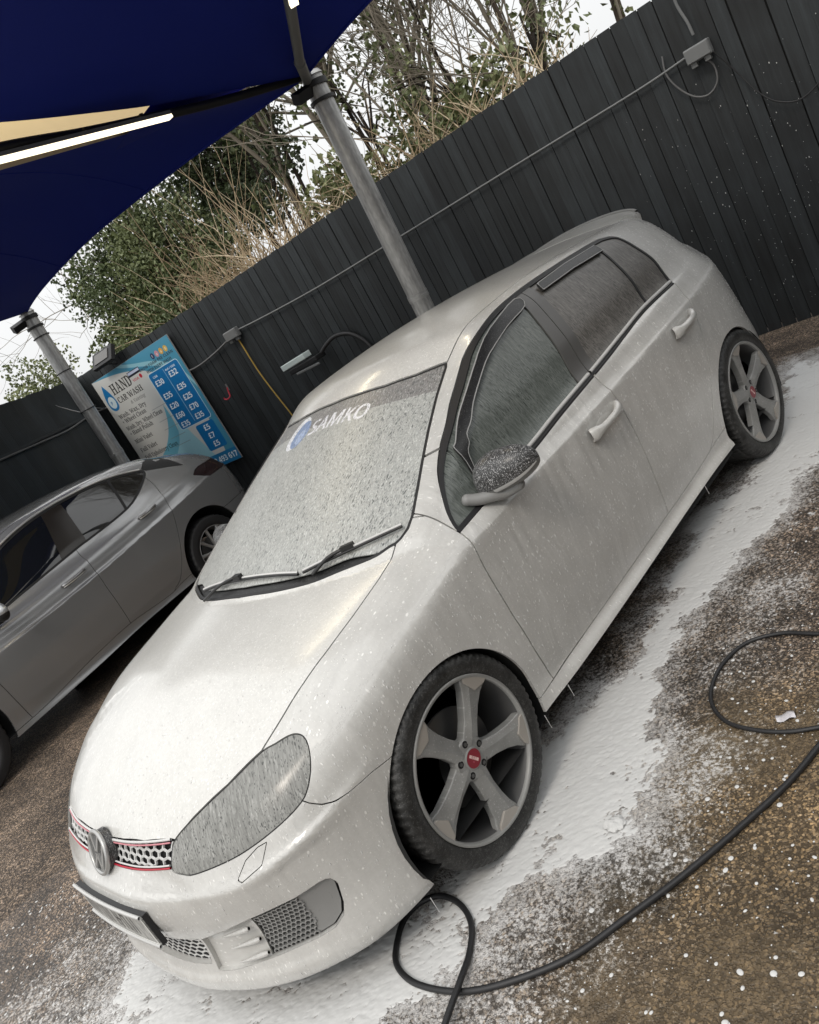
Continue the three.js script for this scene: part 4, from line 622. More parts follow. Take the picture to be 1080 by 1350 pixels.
{ // added unseen wall on the right: it keeps low sky light off the flank
  const g = thing('added_shade_wall', 'added dark wall right of the bay, outside the view, shading the flank', 'wall', [6.2, 0, 0]);
  mesh('wall_face', boxAt(.25, 4.2, 15, 0, 2.1, -1.5), std({ color: new THREE.Color().setRGB(.07, .065, .06), roughness: .9, bumpMap: T.tarBump, bumpScale: .004 }), g); mesh('coping', boxAt(.33, .08, 15, 0, 4.24, -1.5, .01), std({ color: new THREE.Color().setRGB(.2, .19, .18), roughness: .9 }), g);
}

// ------------------------------------------------------------------ trees and brush behind the fence
{
  const leafTone = (r, g, b, k = .35) => new THREE.MeshPhysicalMaterial({ color: new THREE.Color().setRGB(r, g, b), roughness: .5, side: THREE.DoubleSide, transmission: 0 });
  const green = [[.07, .095, .035], [.125, .15, .06], [.20, .22, .10], [.05, .07, .028]].map(c => leafTone(...c)), bark = std({ map: T.bark, roughness: .9 }), barkDark = std({ map: T.bark, color: 0x8a8378, roughness: .9 }), tan = [[.46, .36, .23], [.36, .27, .17], [.55, .45, .31]].map(c => std({ color: new THREE.Color().setRGB(...c), roughness: .8 })), twigM = std({ color: new THREE.Color().setRGB(.23, .20, .155), roughness: .9 });
  class Strips {                                  // tapered limbs, six-sided, gathered into one mesh
    constructor() { this.P = []; this.N = []; this.U = []; this.I = []; }
    limb(pts, r0, r1, n = 6) { const V = pts.map(p => new THREE.Vector3(...p)), m = V.length; let prev = null; const up = new THREE.Vector3(.3, .1, 1).normalize(); const o = this.P.length / 3;
      for (let i = 0; i < m; i++) { const d = V[Math.min(m - 1, i + 1)].clone().sub(V[Math.max(0, i - 1)]).normalize(), x = up.clone().addScaledVector(d, -up.dot(d)).normalize(), y = d.clone().cross(x), r = mix(r0, r1, i / (m - 1)); for (let k = 0; k < n; k++) { const a = k / n * Math.PI * 2, q = x.clone().multiplyScalar(Math.cos(a)).addScaledVector(y, Math.sin(a)); this.P.push(V[i].x + q.x * r, V[i].y + q.y * r, V[i].z + q.z * r); this.N.push(q.x, q.y, q.z); this.U.push(k / n, i * .4); } }
      for (let i = 0; i < m - 1; i++) for (let k = 0; k < n; k++) { const a = o + i * n + k, b = o + i * n + (k + 1) % n; this.I.push(a, b, a + n, b, b + n, a + n); } }
    geo() { const g = new THREE.BufferGeometry(); g.setAttribute('position', new THREE.Float32BufferAttribute(this.P, 3)); g.setAttribute('normal', new THREE.Float32BufferAttribute(this.N, 3)); g.setAttribute('uv', new THREE.Float32BufferAttribute(this.U, 2)); g.setIndex(this.I); return g; }
  }
  function leaves(list, size, seed) {             // folded leaf: two triangles pairs with a crease
    const R = rng(seed), P = [], I = [], q = new THREE.Quaternion(), e = new THREE.Euler(), v = new THREE.Vector3();
    for (const [x, y, z] of list) { const s = size * (.6 + .8 * R()); e.set(R() * 6.3, R() * 6.3, R() * 6.3); q.setFromEuler(e); const o = P.length / 3; for (const c of [[0, 0, 0], [.42, .5, .16], [0, 1.15, 0], [-.42, .5, .16]]) { v.set(c[0] * s, c[1] * s, c[2] * s).applyQuaternion(q); P.push(x + v.x, y + v.y, z + v.z); } I.push(o, o + 1, o + 2, o, o + 2, o + 3); }
    const g = new THREE.BufferGeometry(); g.setAttribute('position', new THREE.Float32BufferAttribute(P, 3)); g.setIndex(I); const n = g.toNonIndexed(); n.computeVertexNormals(); n.setAttribute('uv', new THREE.Float32BufferAttribute(new Float32Array(n.attributes.position.count * 2), 2)); return n;
  }
  function grow(S, p, d, len, r, depth, R, opt, tips) {
    const n = 5, pts = [p]; let q = new THREE.Vector3(...p), dir = d.clone();
    for (let i = 0; i < n; i++) { dir.x += (R() - .5) * opt.wob; dir.z += (R() - .5) * opt.wob; dir.y += (R() - .5) * opt.wob + opt.lift; dir.normalize(); q = q.clone().addScaledVector(dir, len / n); pts.push(q.toArray()); }
    S.limb(pts, r, depth ? r * .62 : r * .3, depth > 2 ? 7 : depth ? 5 : 4); tips.push([pts[n], r, depth]);
    if (depth === 0) return;
    const kids = opt.kids[depth] ?? 3;
    for (let k = 0; k < kids; k++) { const t = .35 + .65 * (k + R()) / kids, i = Math.min(n - 1, Math.floor(t * n)), b = new THREE.Vector3(...pts[i]).lerp(new THREE.Vector3(...pts[i + 1]), t * n - i), nd = dir.clone().add(new THREE.Vector3(R() - .5, (R() - .35) * .7, R() - .5).multiplyScalar(opt.spread)).normalize(); grow(S, b.toArray(), nd, len * (.55 + .3 * R()), Math.max(.004, r * (.42 + .18 * R())), depth - 1, R, opt, tips); }
  }
  const cluster = (R, c, rad, n, out) => { for (let i = 0; i < n; i++) { const u = R() * 2 - 1, a = R() * 6.283, s = Math.sqrt(1 - u * u), k = Math.cbrt(.15 + .85 * R()); out.push([c[0] + rad[0] * k * s * Math.cos(a), c[1] + rad[1] * k * u, c[2] + rad[2] * k * s * Math.sin(a)]); } };
  // a) bare winter trees with thin crowns
  const bare = (x, z, h, r, seed, label, opt = {}, ivy = 0) => {
    const R = rng(seed), S = new Strips(), tips = [], g = thing('bare_tree', label, 'tree', [0, 0, 0]); const o = { wob: .42, lift: .02, spread: 1.9, kids: { 4: 4, 3: 5, 2: 5, 1: 4 }, ...opt };
    const lean = new THREE.Vector3((R() - .5) * .25 + (opt.lx ?? 0), 1, (R() - .5) * .2).normalize(), T0 = new Strips(), pts = [[x, 0, z]]; let q = new THREE.Vector3(x, 0, z);
    for (let i = 0; i < 8; i++) { lean.x += (R() - .5) * .12; lean.z += (R() - .5) * .1; lean.normalize(); q = q.clone().addScaledVector(lean, h * .6 / 8); pts.push(q.toArray()); }
    T0.limb(pts, r, r * .55, 9);
    for (let k = 0; k < (opt.limbs ?? 7); k++) { const i = 3 + Math.floor(R() * 5.9), p = pts[Math.min(8, i)]; grow(S, p, new THREE.Vector3(R() - .5, .45 + R() * .7, R() - .5).normalize(), h * (.28 + .2 * R()), r * (.22 + .16 * R()), 3, R, o, tips); }
    grow(S, pts[8], lean, h * .4, r * .55, 3, R, o, tips);
    mesh('trunk', T0.geo(), bark, g); mesh('branches', S.geo(), twigM, g, { kind: 'stuff' });
    if (ivy) { const L = []; for (let i = 1; i < 8; i++) cluster(R, pts[i], [r * 2.1, h * .05, r * 2.1], ivy / 10, L); for (const [p, rr, d] of tips) if (d >= 2 && R() < .5) cluster(R, p, [.28, .34, .28], ivy / 16, L); mesh('ivy', leaves(L, .06, seed + 1), green[1 + (seed & 1)], g, { kind: 'stuff' }); }
    return g;
  };
  // b) dense evergreen mass
  const bush = (spots, seed, label, size, per, mats, cat = 'bush', nm = 'evergreen_bush') => { const R = rng(seed), g = thing(nm, label, cat, [0, 0, 0]), A = [], B = [], S = new Strips(); for (const [x, y, z, rx, ry, rz] of spots) { const sub = Math.max(6, Math.round(per / 150)); S.limb([[x, 0, z], [x + (R() - .5) * .3, y * .5, z], [x, y, z]], .05, .02, 6); for (let k = 0; k < sub; k++) { const u = R() * 2 - 1, a = R() * 6.283, s = Math.sqrt(1 - u * u), f = .55 + .45 * R(), c = [x + rx * f * s * Math.cos(a), y + ry * f * u, z + rz * f * s * Math.sin(a)]; S.limb([[x, y - ry * .5, z], [(x + c[0]) / 2, (y + c[1]) / 2, (z + c[2]) / 2], c], .02, .006, 4); cluster(R, c, [.30 + .12 * R(), .26 + .1 * R(), .30], per / sub, R() < .55 ? A : B); } } mesh('stem', S.geo(), barkDark, g); mesh('foliage', leaves(A, size, seed + 1), mats[0], g, { kind: 'stuff' }); if (B.length) mesh('foliage', leaves(B, size, seed + 2), mats[1], g, { kind: 'stuff' }); return g; };
  // c) tan brushwood: many thin stems fanning upwards
  const brush = (list, seed, label, mats) => { const R = rng(seed), g = thing('brushwood', label, 'brushwood', [0, 0, 0]), S = mats.map(() => new Strips()); for (const [x, y, z, n, L, fan] of list) for (let i = 0; i < n; i++) { const s = S[Math.floor(R() * S.length)], d = new THREE.Vector3((R() - .5) * fan, .5 + R(), (R() - .5) * fan * .6).normalize(), p = [x + (R() - .5) * 1.3, y + (R() - .5) * .5, z + (R() - .5) * .8], pts = [p]; let q = new THREE.Vector3(...p); const l = L * (.5 + .7 * R()); for (let k = 0; k < 5; k++) { d.x += (R() - .5) * .55; d.y -= .06 + R() * .14; d.z += (R() - .5) * .2; d.normalize(); q = q.clone().addScaledVector(d, l / 5); pts.push(q.toArray()); } s.limb(pts, .006 + .008 * R(), .002, 4); if (R() < .6) { const b = pts[2], e = [b[0] + (R() - .5) * .7, b[1] + .2 * R(), b[2] + (R() - .5) * .5]; s.limb([b, [(b[0] + e[0]) / 2, (b[1] + e[1]) / 2 + .08, (b[2] + e[2]) / 2], e], .005, .0015, 4); } } S.forEach((s, i) => mesh('stems', s.geo(), mats[i], g, { kind: 'stuff' })); return g; };
  bush([[-9.7, 3.0, -4.9, 1.25, 1.25, .9], [-8.9, 3.3, -5.0, 1.3, 1.25, 1.0], [-8.2, 3.0, -5.1, 1.0, 1.0, .9], [-8.6, 2.2, -4.4, 1.6, .7, .6]], 401, 'dense ivy-green bush behind the price board end of the fence', .052, 9500, [green[0], green[1]]);
  bush([[-9.8, 4.7, -7.6, 1.5, 1.3, 1.1], [-8.7, 5.0, -7.4, 1.4, 1.3, 1.1], [-8.6, 4.3, -7.2, 1.0, 1.1, .9]], 402, 'dark evergreen tree rising behind the brushwood left of the trunks', .058, 6200, [green[3], green[0]], 'tree', 'evergreen_tree');
  bush([[-13.0, 2.5, -4.3, 1.3, .95, .9], [-12.0, 2.0, -4.0, .9, .6, .6]], 403, 'low green bush at the left edge under the bright sky', .052, 4200, [green[2], green[1]]);
  bare(-6.5, -6.5, 8.5, .15, 11, 'ivy-hung trunk nearest the left of the middle canopy post', { lx: .30 }, 420);
  bare(-7.35, -6.4, 7.5, .10, 12, 'thinner leaning trunk left of the ivy-hung trunk', { lx: .22 }, 260);
  bare(-4.9, -6.8, 8.5, .085, 13, 'bare tree with leafy ivy right of the middle canopy post', { lx: .15 }, 600);
  bare(-3.3, -7.0, 8.5, .08, 14, 'bare tree with ivy in the gap above the fence middle', { lx: .2 }, 600);
  bare(-2.1, -7.3, 8, .075, 15, 'bare tree furthest right above the fence', { lx: .2 }, 400);
  bare(-11.6, -6.4, 7.5, .08, 16, 'bare tree behind the left canopy post against bright sky', {}, 0);
  bare(-5.7, -8.5, 9, .09, 17, 'bare tree further back between the trunks and the middle post', {}, 120);
  bush([[-5.0, 2.6, -5.6, .6, .5, .5], [-3.6, 2.7, -5.8, .9, .55, .5], [-2.6, 2.6, -5.9, .9, .5, .5], [-4.3, 2.5, -5.6, .6, .45, .4]], 404, 'light green leafy shrubs along the fence top right of the post', .075, 900, [green[2], green[1]]);
  brush([[-7.9, 2.1, -4.5, 60, 1.2, 1.6], [-7.2, 2.1, -4.6, 90, 1.15, 1.8], [-6.4, 2.1, -4.7, 110, 1.1, 1.8], [-5.6, 2.1, -4.8, 110, 1.2, 1.7]], 501, 'tan brushwood leaning over the fence left of the middle post', tan);
  brush([[-7.4, 2.3, -5.0, 24, 2.4, 1.0], [-6.9, 2.3, -5.1, 16, 2.2, 1.0]], 502, 'tall pale canes rising in front of the evergreen', tan);
  brush([[-4.6, 2.1, -5.2, 60, 1.2, 1.8], [-3.7, 2.1, -5.3, 70, 1.3, 1.8], [-2.8, 2.1, -5.4, 70, 1.2, 1.8], [-2.0, 2.0, -5.5, 60, 1.1, 1.8]], 503, 'brown bramble stems along the fence top right of the middle post', tan);
  bush([[-4.6, 3.5, -6.0, .9, .8, .6], [-3.4, 3.3, -6.3, 1.0, .7, .6], [-2.4, 3.2, -6.5, .9, .6, .5], [-5.3, 4.6, -6.6, .8, .8, .6], [-3.9, 4.8, -7.0, 1.0, .8, .6]], 405, 'loose climbing greenery high among the bare branches', .07, 240, [green[2], green[1]], 'climber', 'climbing_plant');
  bush([[-7.0, 3.9, -6.4, .7, .8, .5], [-6.5, 4.8, -6.5, .7, .7, .5], [-7.6, 4.9, -6.8, .7, .7, .5]], 406, 'ivy leaves clothing the trunks under the canopy edge', .075, 500, [green[3], green[1]], 'climber', 'climbing_plant');
  bare(-4.1, -6.2, 6.5, .05, 18, 'slender multi-stemmed sapling just right of the middle canopy post', { lx: .1, limbs: 9 }, 300);
  bare(-2.7, -6.4, 6.5, .05, 19, 'slender sapling between the two larger bare trees on the right', { lx: .1, limbs: 9 }, 300);

}

// ------------------------------------------------------------------ wheels
function latheX(prof, n = 72) { const g = new THREE.LatheGeometry(prof.map(([r, x]) => new THREE.Vector2(r, x)), n); g.rotateZ(-Math.PI / 2); return g; }   // profile (radius, x) about the x axis
function tyreGeo(R, W, rimR, n = 216) {        // sidewalls, shoulders with cross grooves, tread with three ring grooves
  const prof = [[rimR - .004, -.012], [rimR + .004, -.002], [rimR + .02, .003], [rimR + .034, .004], [R - .022, .001], [R - .010, -.007, 1], [R - .003, -.018, 1], [R, -.034, 1], [R, -.056, 1], [R - .008, -.058], [R - .008, -.066], [R, -.068, 2], [R, -.112, 2], [R - .008, -.114], [R - .008, -.122], [R, -.124, 2], [R, -.168, 2], [R - .008, -.170], [R - .008, -.178], [R, -.18, 1], [R - .003, -W + .018, 1], [R - .022, -W], [rimR + .01, -W + .002]];
  const P = [], U = [], I = [], m = prof.length;
  for (let k = 0; k <= n; k++) { const a = k / n * Math.PI * 2; for (let j = 0; j < m; j++) { const q = prof[j]; let r = q[0]; if (q[2] === 1 && k % 3 === 0) r -= .0065; if (q[2] === 2 && (k + 1) % 6 === 0) r -= .004; P.push(q[1], r * Math.cos(a), r * Math.sin(a)); U.push(k / n * 6, j / m); } }
  for (let k = 0; k < n; k++) for (let j = 0; j < m - 1; j++) { const a = k * m + j, b = a + m; I.push(a, b, a + 1, b, b + 1, a + 1); }
  const g = new THREE.BufferGeometry(); g.setAttribute('position', new THREE.Float32BufferAttribute(P, 3)); g.setAttribute('uv', new THREE.Float32BufferAttribute(U, 2)); g.setIndex(I); g.computeVertexNormals(); return g;
}
function loftSpoke(st, a) {                    // stations [r, tL, tRidge, tR, xEdge, xRidge, depth] -> faceted spoke pointing at angle a (0 = +z, 90 = +y)
  const P = [], I = [], ca = Math.cos(a), sa = Math.sin(a), n = st.length;
  const at = (r, t, x) => [x, r * sa + t * ca, r * ca - t * sa];
  const ring = s => { const [r, l, m, q, xe, xr, d] = s, e = .0025; return [at(r, l, xe - d), at(r, l, xe - e), at(r, l + e, xe), at(r, m, xr), at(r, q - e, xe - .004), at(r, q, xe - .004 - e), at(r, q, xe - d)]; };
  const R = st.map(ring);
  for (let i = 0; i < n - 1; i++) for (let j = 0; j < 6; j++) { const a0 = R[i][j], b0 = R[i + 1][j], c0 = R[i + 1][j + 1], d0 = R[i][j + 1], o = P.length / 3; P.push(...a0, ...b0, ...c0, ...d0); I.push(o, o + 1, o + 2, o, o + 2, o + 3); }
  const g = new THREE.BufferGeometry(); g.setAttribute('position', new THREE.Float32BufferAttribute(P, 3)); g.setAttribute('uv', new THREE.Float32BufferAttribute(P.length / 3 * 2 === 0 ? [] : P.filter((_, k) => k % 3).map(v => v * 2), 2)); g.setIndex(I); g.computeVertexNormals(); return g;
}
const hubTex = canvasTex(256, 256, (g, w) => { g.fillStyle = '#7c1226'; g.fillRect(0, 0, w, w); g.save(); g.translate(w / 2, w / 2); g.rotate(.95); g.fillStyle = '#d9b9b4'; g.fillRect(-88, -26, 176, 40); g.fillStyle = '#7c1226'; g.font = 'bold 40px sans-serif'; g.textAlign = 'center'; g.fillText('O E T', 0, 9); g.fillStyle = '#b06070'; g.font = 'bold 30px sans-serif'; g.fillText('TK', 8, 54); g.restore(); });
M.hub = std({ map: hubTex, roughness: .35 }); M.emblem = std({ color: new THREE.Color().setRGB(.42, .42, .41), roughness: .3, metalness: .5 }); M.meshFoam = std({ color: new THREE.Color().setRGB(.25, .25, .245), roughness: .4 });
const WG = {
  tyre: tyreGeo(.3235, .235, .254),
  rim: merge([latheX([[.2545, -.012], [.2560, -.003], [.2545, .0015], [.248, .0020], [.2425, -.003], [.2415, -.012]], 96)]),
  barrel: latheX([[.2445, -.012], [.238, -.03], [.232, -.10], [.225, -.20]], 72),
};
function rotorWheel(parent, x, z, flip, a0, caliperAt) {
  const w = new THREE.Group(); w.name = 'wheel'; w.position.set(flip ? -x : x, .3235, z); if (flip) w.rotation.y = Math.PI; parent.add(w);
  mesh('tyre', WG.tyre, M.tyre, w); mesh('rim_lip', WG.rim, M.rim, w); mesh('barrel', WG.barrel, M.barrel, w);
  for (let k = 0; k < 5; k++) {
    const a = a0 + k * Math.PI * .4;
    mesh('spoke', loftSpoke([[.030, -.040, -.004, .040, -.024, -.018, .03], [.066, -.033, -.006, .034, -.021, -.012, .03], [.11, -.031, -.010, .030, -.018, -.008, .03], [.16, -.037, -.016, .032, -.015, -.006, .03], [.20, -.046, -.022, .039, -.011, -.005, .028], [.225, -.057, -.026, .050, -.008, -.004, .026], [.2465, -.062, -.028, .056, -.006, -.003, .022]], a), M.rim, w);
    const tip = new THREE.Shape(); tip.moveTo(-.056, .243); tip.quadraticCurveTo(0, .2545, .050, .244); tip.lineTo(.040, .228); tip.lineTo(.002, .206); tip.lineTo(-.044, .226); tip.closePath();
    const tg = new THREE.ExtrudeGeometry(tip, { depth: .006, bevelEnabled: true, bevelThickness: .0015, bevelSize: .0015, bevelSegments: 1, curveSegments: 6 });
    // shape (t, r) -> x outward
    tg.applyMatrix4(new THREE.Matrix4().makeBasis(new THREE.Vector3(0, Math.cos(a), -Math.sin(a)), new THREE.Vector3(0, Math.sin(a), Math.cos(a)), new THREE.Vector3(1, 0, 0)).setPosition(-.0085, 0, 0));
    mesh('spoke_tip', tg, M.rimTip, w);
    const b = a + Math.PI * .2, cy = .052 * Math.sin(b), cz = .052 * Math.cos(b);
    mesh('lug_hole', merge([cyl([-.06, cy, cz], [-.0185, cy, cz], .0115, .0115, 16)]), M.dark, w);
    mesh('wheel_bolt', merge([cyl([-.05, cy, cz], [-.0165, cy, cz], .0065, .0065, 6)]), M.disc, w);
  }
  mesh('hub', latheX([[.069, -.05], [.069, -.022], [.060, -.0195], [.036, -.0185], [.034, -.014], [.030, -.013]], 40), M.rim, w);
  const cap = new THREE.CircleGeometry(.030, 32); cap.rotateY(Math.PI / 2); cap.translate(-.0125, 0, 0); mesh('hub_cap', cap, M.hub, w);
  mesh('brake_disc', latheX([[.001, -.085], [.155, -.085], [.155, -.105], [.001, -.105]], 48), M.disc, w);
  const cg = new THREE.ExtrudeGeometry((() => { const s = new THREE.Shape(); s.absarc(0, 0, .168, -.5, .5, false); s.absarc(0, 0, .112, .5, -.5, true); return s; })(), { depth: .05, bevelEnabled: true, bevelSize: .004, bevelThickness: .004, bevelSegments: 2 });
  cg.applyMatrix4(new THREE.Matrix4().makeBasis(new THREE.Vector3(0, Math.sin(caliperAt), Math.cos(caliperAt)), new THREE.Vector3(0, Math.cos(caliperAt), -Math.sin(caliperAt)), new THREE.Vector3(1, 0, 0)).setPosition(-.105, 0, 0));
  mesh('brake_caliper', cg, M.caliper, w);
  return w;
}
// ------------------------------------------------------------------ the white hatchback under snow foam
{
  const car = thing('hatchback', 'white hatchback covered in snow foam in the middle of the bay', 'car');
  const ZY = q => [q[2], q[1]], XZ = q => [q[0], q[2]], XY = q => [q[0], q[1]];
  const uvSide = q => [q[2] / .8, q[1] / .8], uvTop = q => [q[0] / .8, q[2] / .8];
  const uvBody = (q, n) => Math.abs(n[0]) > .75 ? uvSide(q) : n[1] > .6 ? uvTop(q) : [(q[0] - q[2]) / .8, q[1] / .8];
  let rest = golf.mesh(.0125);
  const shellAll = rest;
  // ---- open the underside and the wheel arches
  const sillY = curve([[-2.2, .21], [-1.66, .20], [-.66, .236], [-.253, .227], [.148, .217], [.495, .21], [.937, .203], [1.2, .18], [1.66, .135], [1.9, .128], [2.2, .132]]);
  rest = clip(rest, p => p[1] - sillY(p[2]))[1];
  const arch = (zc, yc, rz, ry) => p => p[0] > .45 ? Math.hypot((p[2] - zc) / rz, (p[1] - yc) / ry) * rz - rz : 1;
  const archF = arch(1.285, .285, .357, .362), archR = arch(-1.262, .298, .366, .364);
  rest = clip(rest, archF)[1]; rest = clip(rest, archR)[1];
  const cut = (f, gap = .0042) => { const a = clip(rest, p => f(p) + gap / 2)[0]; rest = clip(rest, p => f(p) - gap / 2)[1]; return a; };
  const both = m => joinM(m, mirrorM(m));
  const panel = (name, m, mat, uv, depth = .012, parent = car, o) => mesh(name, toGeo(skirtM(m, depth), uv), mat, parent, o);
  const pair = (name, m, mat, uv, depth = .012) => [panel(name, m, mat, uv, depth), panel(name, mirrorM(m), mat, uv, depth)];
  // ---- windscreen opening, seen in plan
  const bonRear = [[.691, .999], [.672, 1.012], [.624, 1.055], [.513, 1.112], [.384, 1.168], [.207, 1.204], [0, 1.217]];
  const wsSide = [[0, .377], [.17, .366], [.305, .345], [.44, .298], [.54, .243], [.556, .236], [.567, .262], [.590, .40], [.625, .554], [.660, .689], [.688, .792], [.712, .886], [.716, .939], [.704, .978]];
  const fWs = polyField([[-.2, .377], ...wsSide, ...catmull(bonRear, 6), [-.2, 1.217]], XZ);
  const ws = cut(fWs, .003);
  const fGlass = p => Math.max(fWs(p) + .013, -.0);
  const rearLine = polyField([...catmull(bonRear, 6), [-.2, 1.217], [-.2, 1.4], [.9, 1.4], [.9, .999]], XZ);      // distance to the back edge of the bonnet
  const cowlW = p => .036 * sstep(.70, .50, p[0]) + .003;
  let glass = clip(ws, p => fWs(p) + .012)[0], wsTrim = clip(ws, p => fWs(p) + .012)[1];
  let cowl = clip(glass, p => rearLine(p) - cowlW(p))[0]; glass = clip(glass, p => rearLine(p) - cowlW(p))[1];
  panel('windscreen', both(offsetM(glass, -.003)), M.screen, q => [q[0] / 1.5 + .5, 1 - (q[2] - .12) / 1.15], .004);
  panel('windscreen_seal', both(offsetM(wsTrim, -.004)), M.black, uvTop, .006);
  panel('scuttle', both(offsetM(cowl, -.014)), M.trim, q => [q[0] / .25, q[2] / .25], .01);
  // ---- headlamp, seen along the corner of the car
  const e1 = new THREE.Vector3(.8, 0, -.6).normalize(), dd = new THREE.Vector3(.55, .35, .76).normalize(), e2 = dd.clone().cross(e1).normalize(), e1b = e2.clone().cross(dd).normalize();
  const DI = q => [q[0] * e1b.x + q[1] * e1b.y + q[2] * e1b.z, q[0] * e2.x + q[1] * e2.y + q[2] * e2.z];
  const headPts = [[.424, .644, 2.000], [.509, .688, 1.920], [.575, .715, 1.847], [.648, .747, 1.748], [.682, .750, 1.710], [.711, .752, 1.679], [.735, .748, 1.665], [.759, .734, 1.664], [.779, .707, 1.683], [.791, .670, 1.719], [.790, .633, 1.766], [.775, .616, 1.806], [.741, .601, 1.859], [.681, .584, 1.925], [.613, .572, 1.980], [.500, .561, 2.040], [.455, .563, 2.051], [.412, .576, 2.060], [.410, .612, 2.034]];
  const fHead = (() => { const f = polyField(catmull(headPts.map(DI), 5, true), DI); return p => p[2] > 1.4 && p[0] > .3 ? f(p) : 1; })();
  const head = cut(fHead, .0035);
  for (const s of [0, 1]) {
    const m = s ? mirrorM(head) : head;
    const h = panel('headlamp', offsetM(m, -.002), M.lamp, q => [(q[0] * .8 - q[2] * .6) / .55 * (s ? -1 : 1), q[1] / .55], .012);
    mesh('headlamp_seal', toGeo((s ? mirrorM : (q => q))(offsetM(clip(clip(shellAll, p => fHead(p) - .006)[0], p => fHead(p) + .001)[1], -.006)), uvSide), M.black, h);
  }
  // ---- bonnet, grille
  const fBon = polyField([[-.3, 1.217], [0, 1.217], ...catmull(bonRear, 6).reverse().slice(1), [.695, 1.029], [.705, 1.132], [.703, 1.288], [.696, 1.430], [.684, 1.537], [.664, 1.666], [.650, 1.742], [.575, 1.847], [.509, 1.920], [.424, 2.004], [.408, 2.006], [.274, 2.037], [.14, 2.050], [0, 2.055], [-.3, 2.055]], XZ);
  const bonnet = cut(p => p[1] > .55 ? fBon(p) : 1, .005);
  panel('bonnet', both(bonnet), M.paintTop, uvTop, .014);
  const grTop = curve([[-.1, .626], [0, .626], [.14, .634], [.274, .642], [.408, .646]]), grBot = curve([[-.1, .559], [0, .559], [.18, .563], [.308, .570], [.405, .577]]);
  const grPoly = []; for (let i = 0; i <= 12; i++) grPoly.push([-.05 + i / 12 * .457, grBot(-.05 + i / 12 * .457)]); for (let i = 12; i >= 0; i--) grPoly.push([-.05 + i / 12 * .459, grTop(-.05 + i / 12 * .459)]);
  const fGr = (() => { const f = polyField(grPoly, XY); return p => p[2] > 1.8 ? f(p) : 1; })();
  // anything left between bonnet edge and grille top belongs to the grille's upper lip
  const gr = cut(p => p[2] > 1.95 && p[0] < .42 && p[1] > .6 ? Math.min(fGr(p), Math.abs(p[0]) < .42 && p[1] > .6 && fBon(p) > .002 && p[1] > grTop(Math.abs(p[0])) - .004 && p[1] < .7 ? -.004 : 1) : fGr(p), .001);
  const grille = mesh('grille', toGeo(both(offsetM(gr, -.026)), uvSide), M.dark, car);
  function hexMesh(test, surf, px, py, w, dep) {          // honeycomb bars that follow a surface: surf(x, y) -> z of the bar fronts
    const L = [], a = px / 2, b = py / 2, R = (x, y) => { const z = surf(x, y); return [x, y, z]; };
    for (let j = -30; j < 60; j++) for (let i = -60; i < 60; i++) {
      const cx = i * px + (j & 1 ? a : 0), cy = j * py * .75;
      const V = [[cx, cy + b], [cx + a, cy + b / 2], [cx + a, cy - b / 2], [cx, cy - b]];
      for (let k = 0; k < 3; k++) { const A = V[k], B = V[k + 1]; const m = [(A[0] + B[0]) / 2, (A[1] + B[1]) / 2]; if (!test(...m)) continue; L.push(bar(R(...A), R(...B), w, dep)); }
    }
    return merge(L);
  }
  const inGr = (x, y) => Math.abs(x) < .402 && Math.abs(x) > .001 && y < grTop(Math.abs(x)) - .012 && y > grBot(Math.abs(x)) + .005;
  mesh('grille_mesh', hexMesh((x, y) => inGr(x, y - .60 + .60), (x, y) => golf.zFront(Math.abs(x), y) - .012, .042, .026, .0064, .006), M.foam, grille);
  for (const [fy, mat, r, nm] of [[x => grBot(x) + .003, M.red, .0030, 'red_strip'], [x => grBot(x) + .010, M.foam, .0028, 'foam_strip'], [x => grTop(x) - .010, M.pink, .0026, 'red_strip'], [x => grTop(x) - .003, M.foam, .0042, 'foam_strip']]) {
    const pts = []; for (let i = -12; i <= 12; i++) { const x = i / 12 * .402, y = fy(Math.abs(x)); pts.push([x, y, golf.zFront(Math.abs(x), y) + .0005]); }
    mesh(nm, tube(pts, r, 48, 6), mat, grille);
  }
  // ---- emblem in the grille
  {
    const e = new THREE.Group(); e.name = 'emblem'; e.position.set(0, .604, 2.098); e.rotation.x = -.42; car.add(e);
    mesh('emblem_ring', new THREE.TorusGeometry(.066, .0078, 10, 48), M.emblem, e);
    const bk = new THREE.CylinderGeometry(.066, .070, .03, 40); bk.rotateX(Math.PI / 2); bk.translate(0, 0, -.016); mesh('emblem_base', bk, M.mirrorFoam, e);
    const Z = .003, s = (a, b) => bar([a[0], a[1], Z], [b[0], b[1], Z], .011, .008);
    mesh('emblem_letters', merge([s([-.030, .058], [-.004, .006]), s([.030, .058], [.004, .006]), s([-.056, .034], [-.027, -.050]), s([-.027, -.050], [0, -.004]), s([0, -.004], [.027, -.050]), s([.027, -.050], [.056, .034])]), M.emblem, e);
  }
  // ---- lower intakes
  const cIn = polyField([[-.3, .338], [0, .335], [.365, .341], [.343, .236], [.15, .236], [-.3, .236]], XY);
  const low = cut(p => p[2] > 1.95 && p[1] < .45 ? cIn(p) : 1, .001);
  const intake = mesh('lower_intake', toGeo(both(offsetM(low, -.05)), uvSide), M.dark, car);
  mesh('intake_surround', toGeo((() => { const s = skirtM(low, .05), k = low.t.length; return both({ p: s.p, n: s.n, t: s.t.slice(k) }); })(), uvSide), M.paint, intake);
  mesh('intake_mesh', hexMesh((x, y) => { const ax = Math.abs(x); return y > .234 && y < .335 && ax < .35 - (.335 - y) * .2; }, (x, y) => golf.zFront(Math.abs(x), y) - .022, .034, .021, .0055, .006), M.foam, intake);
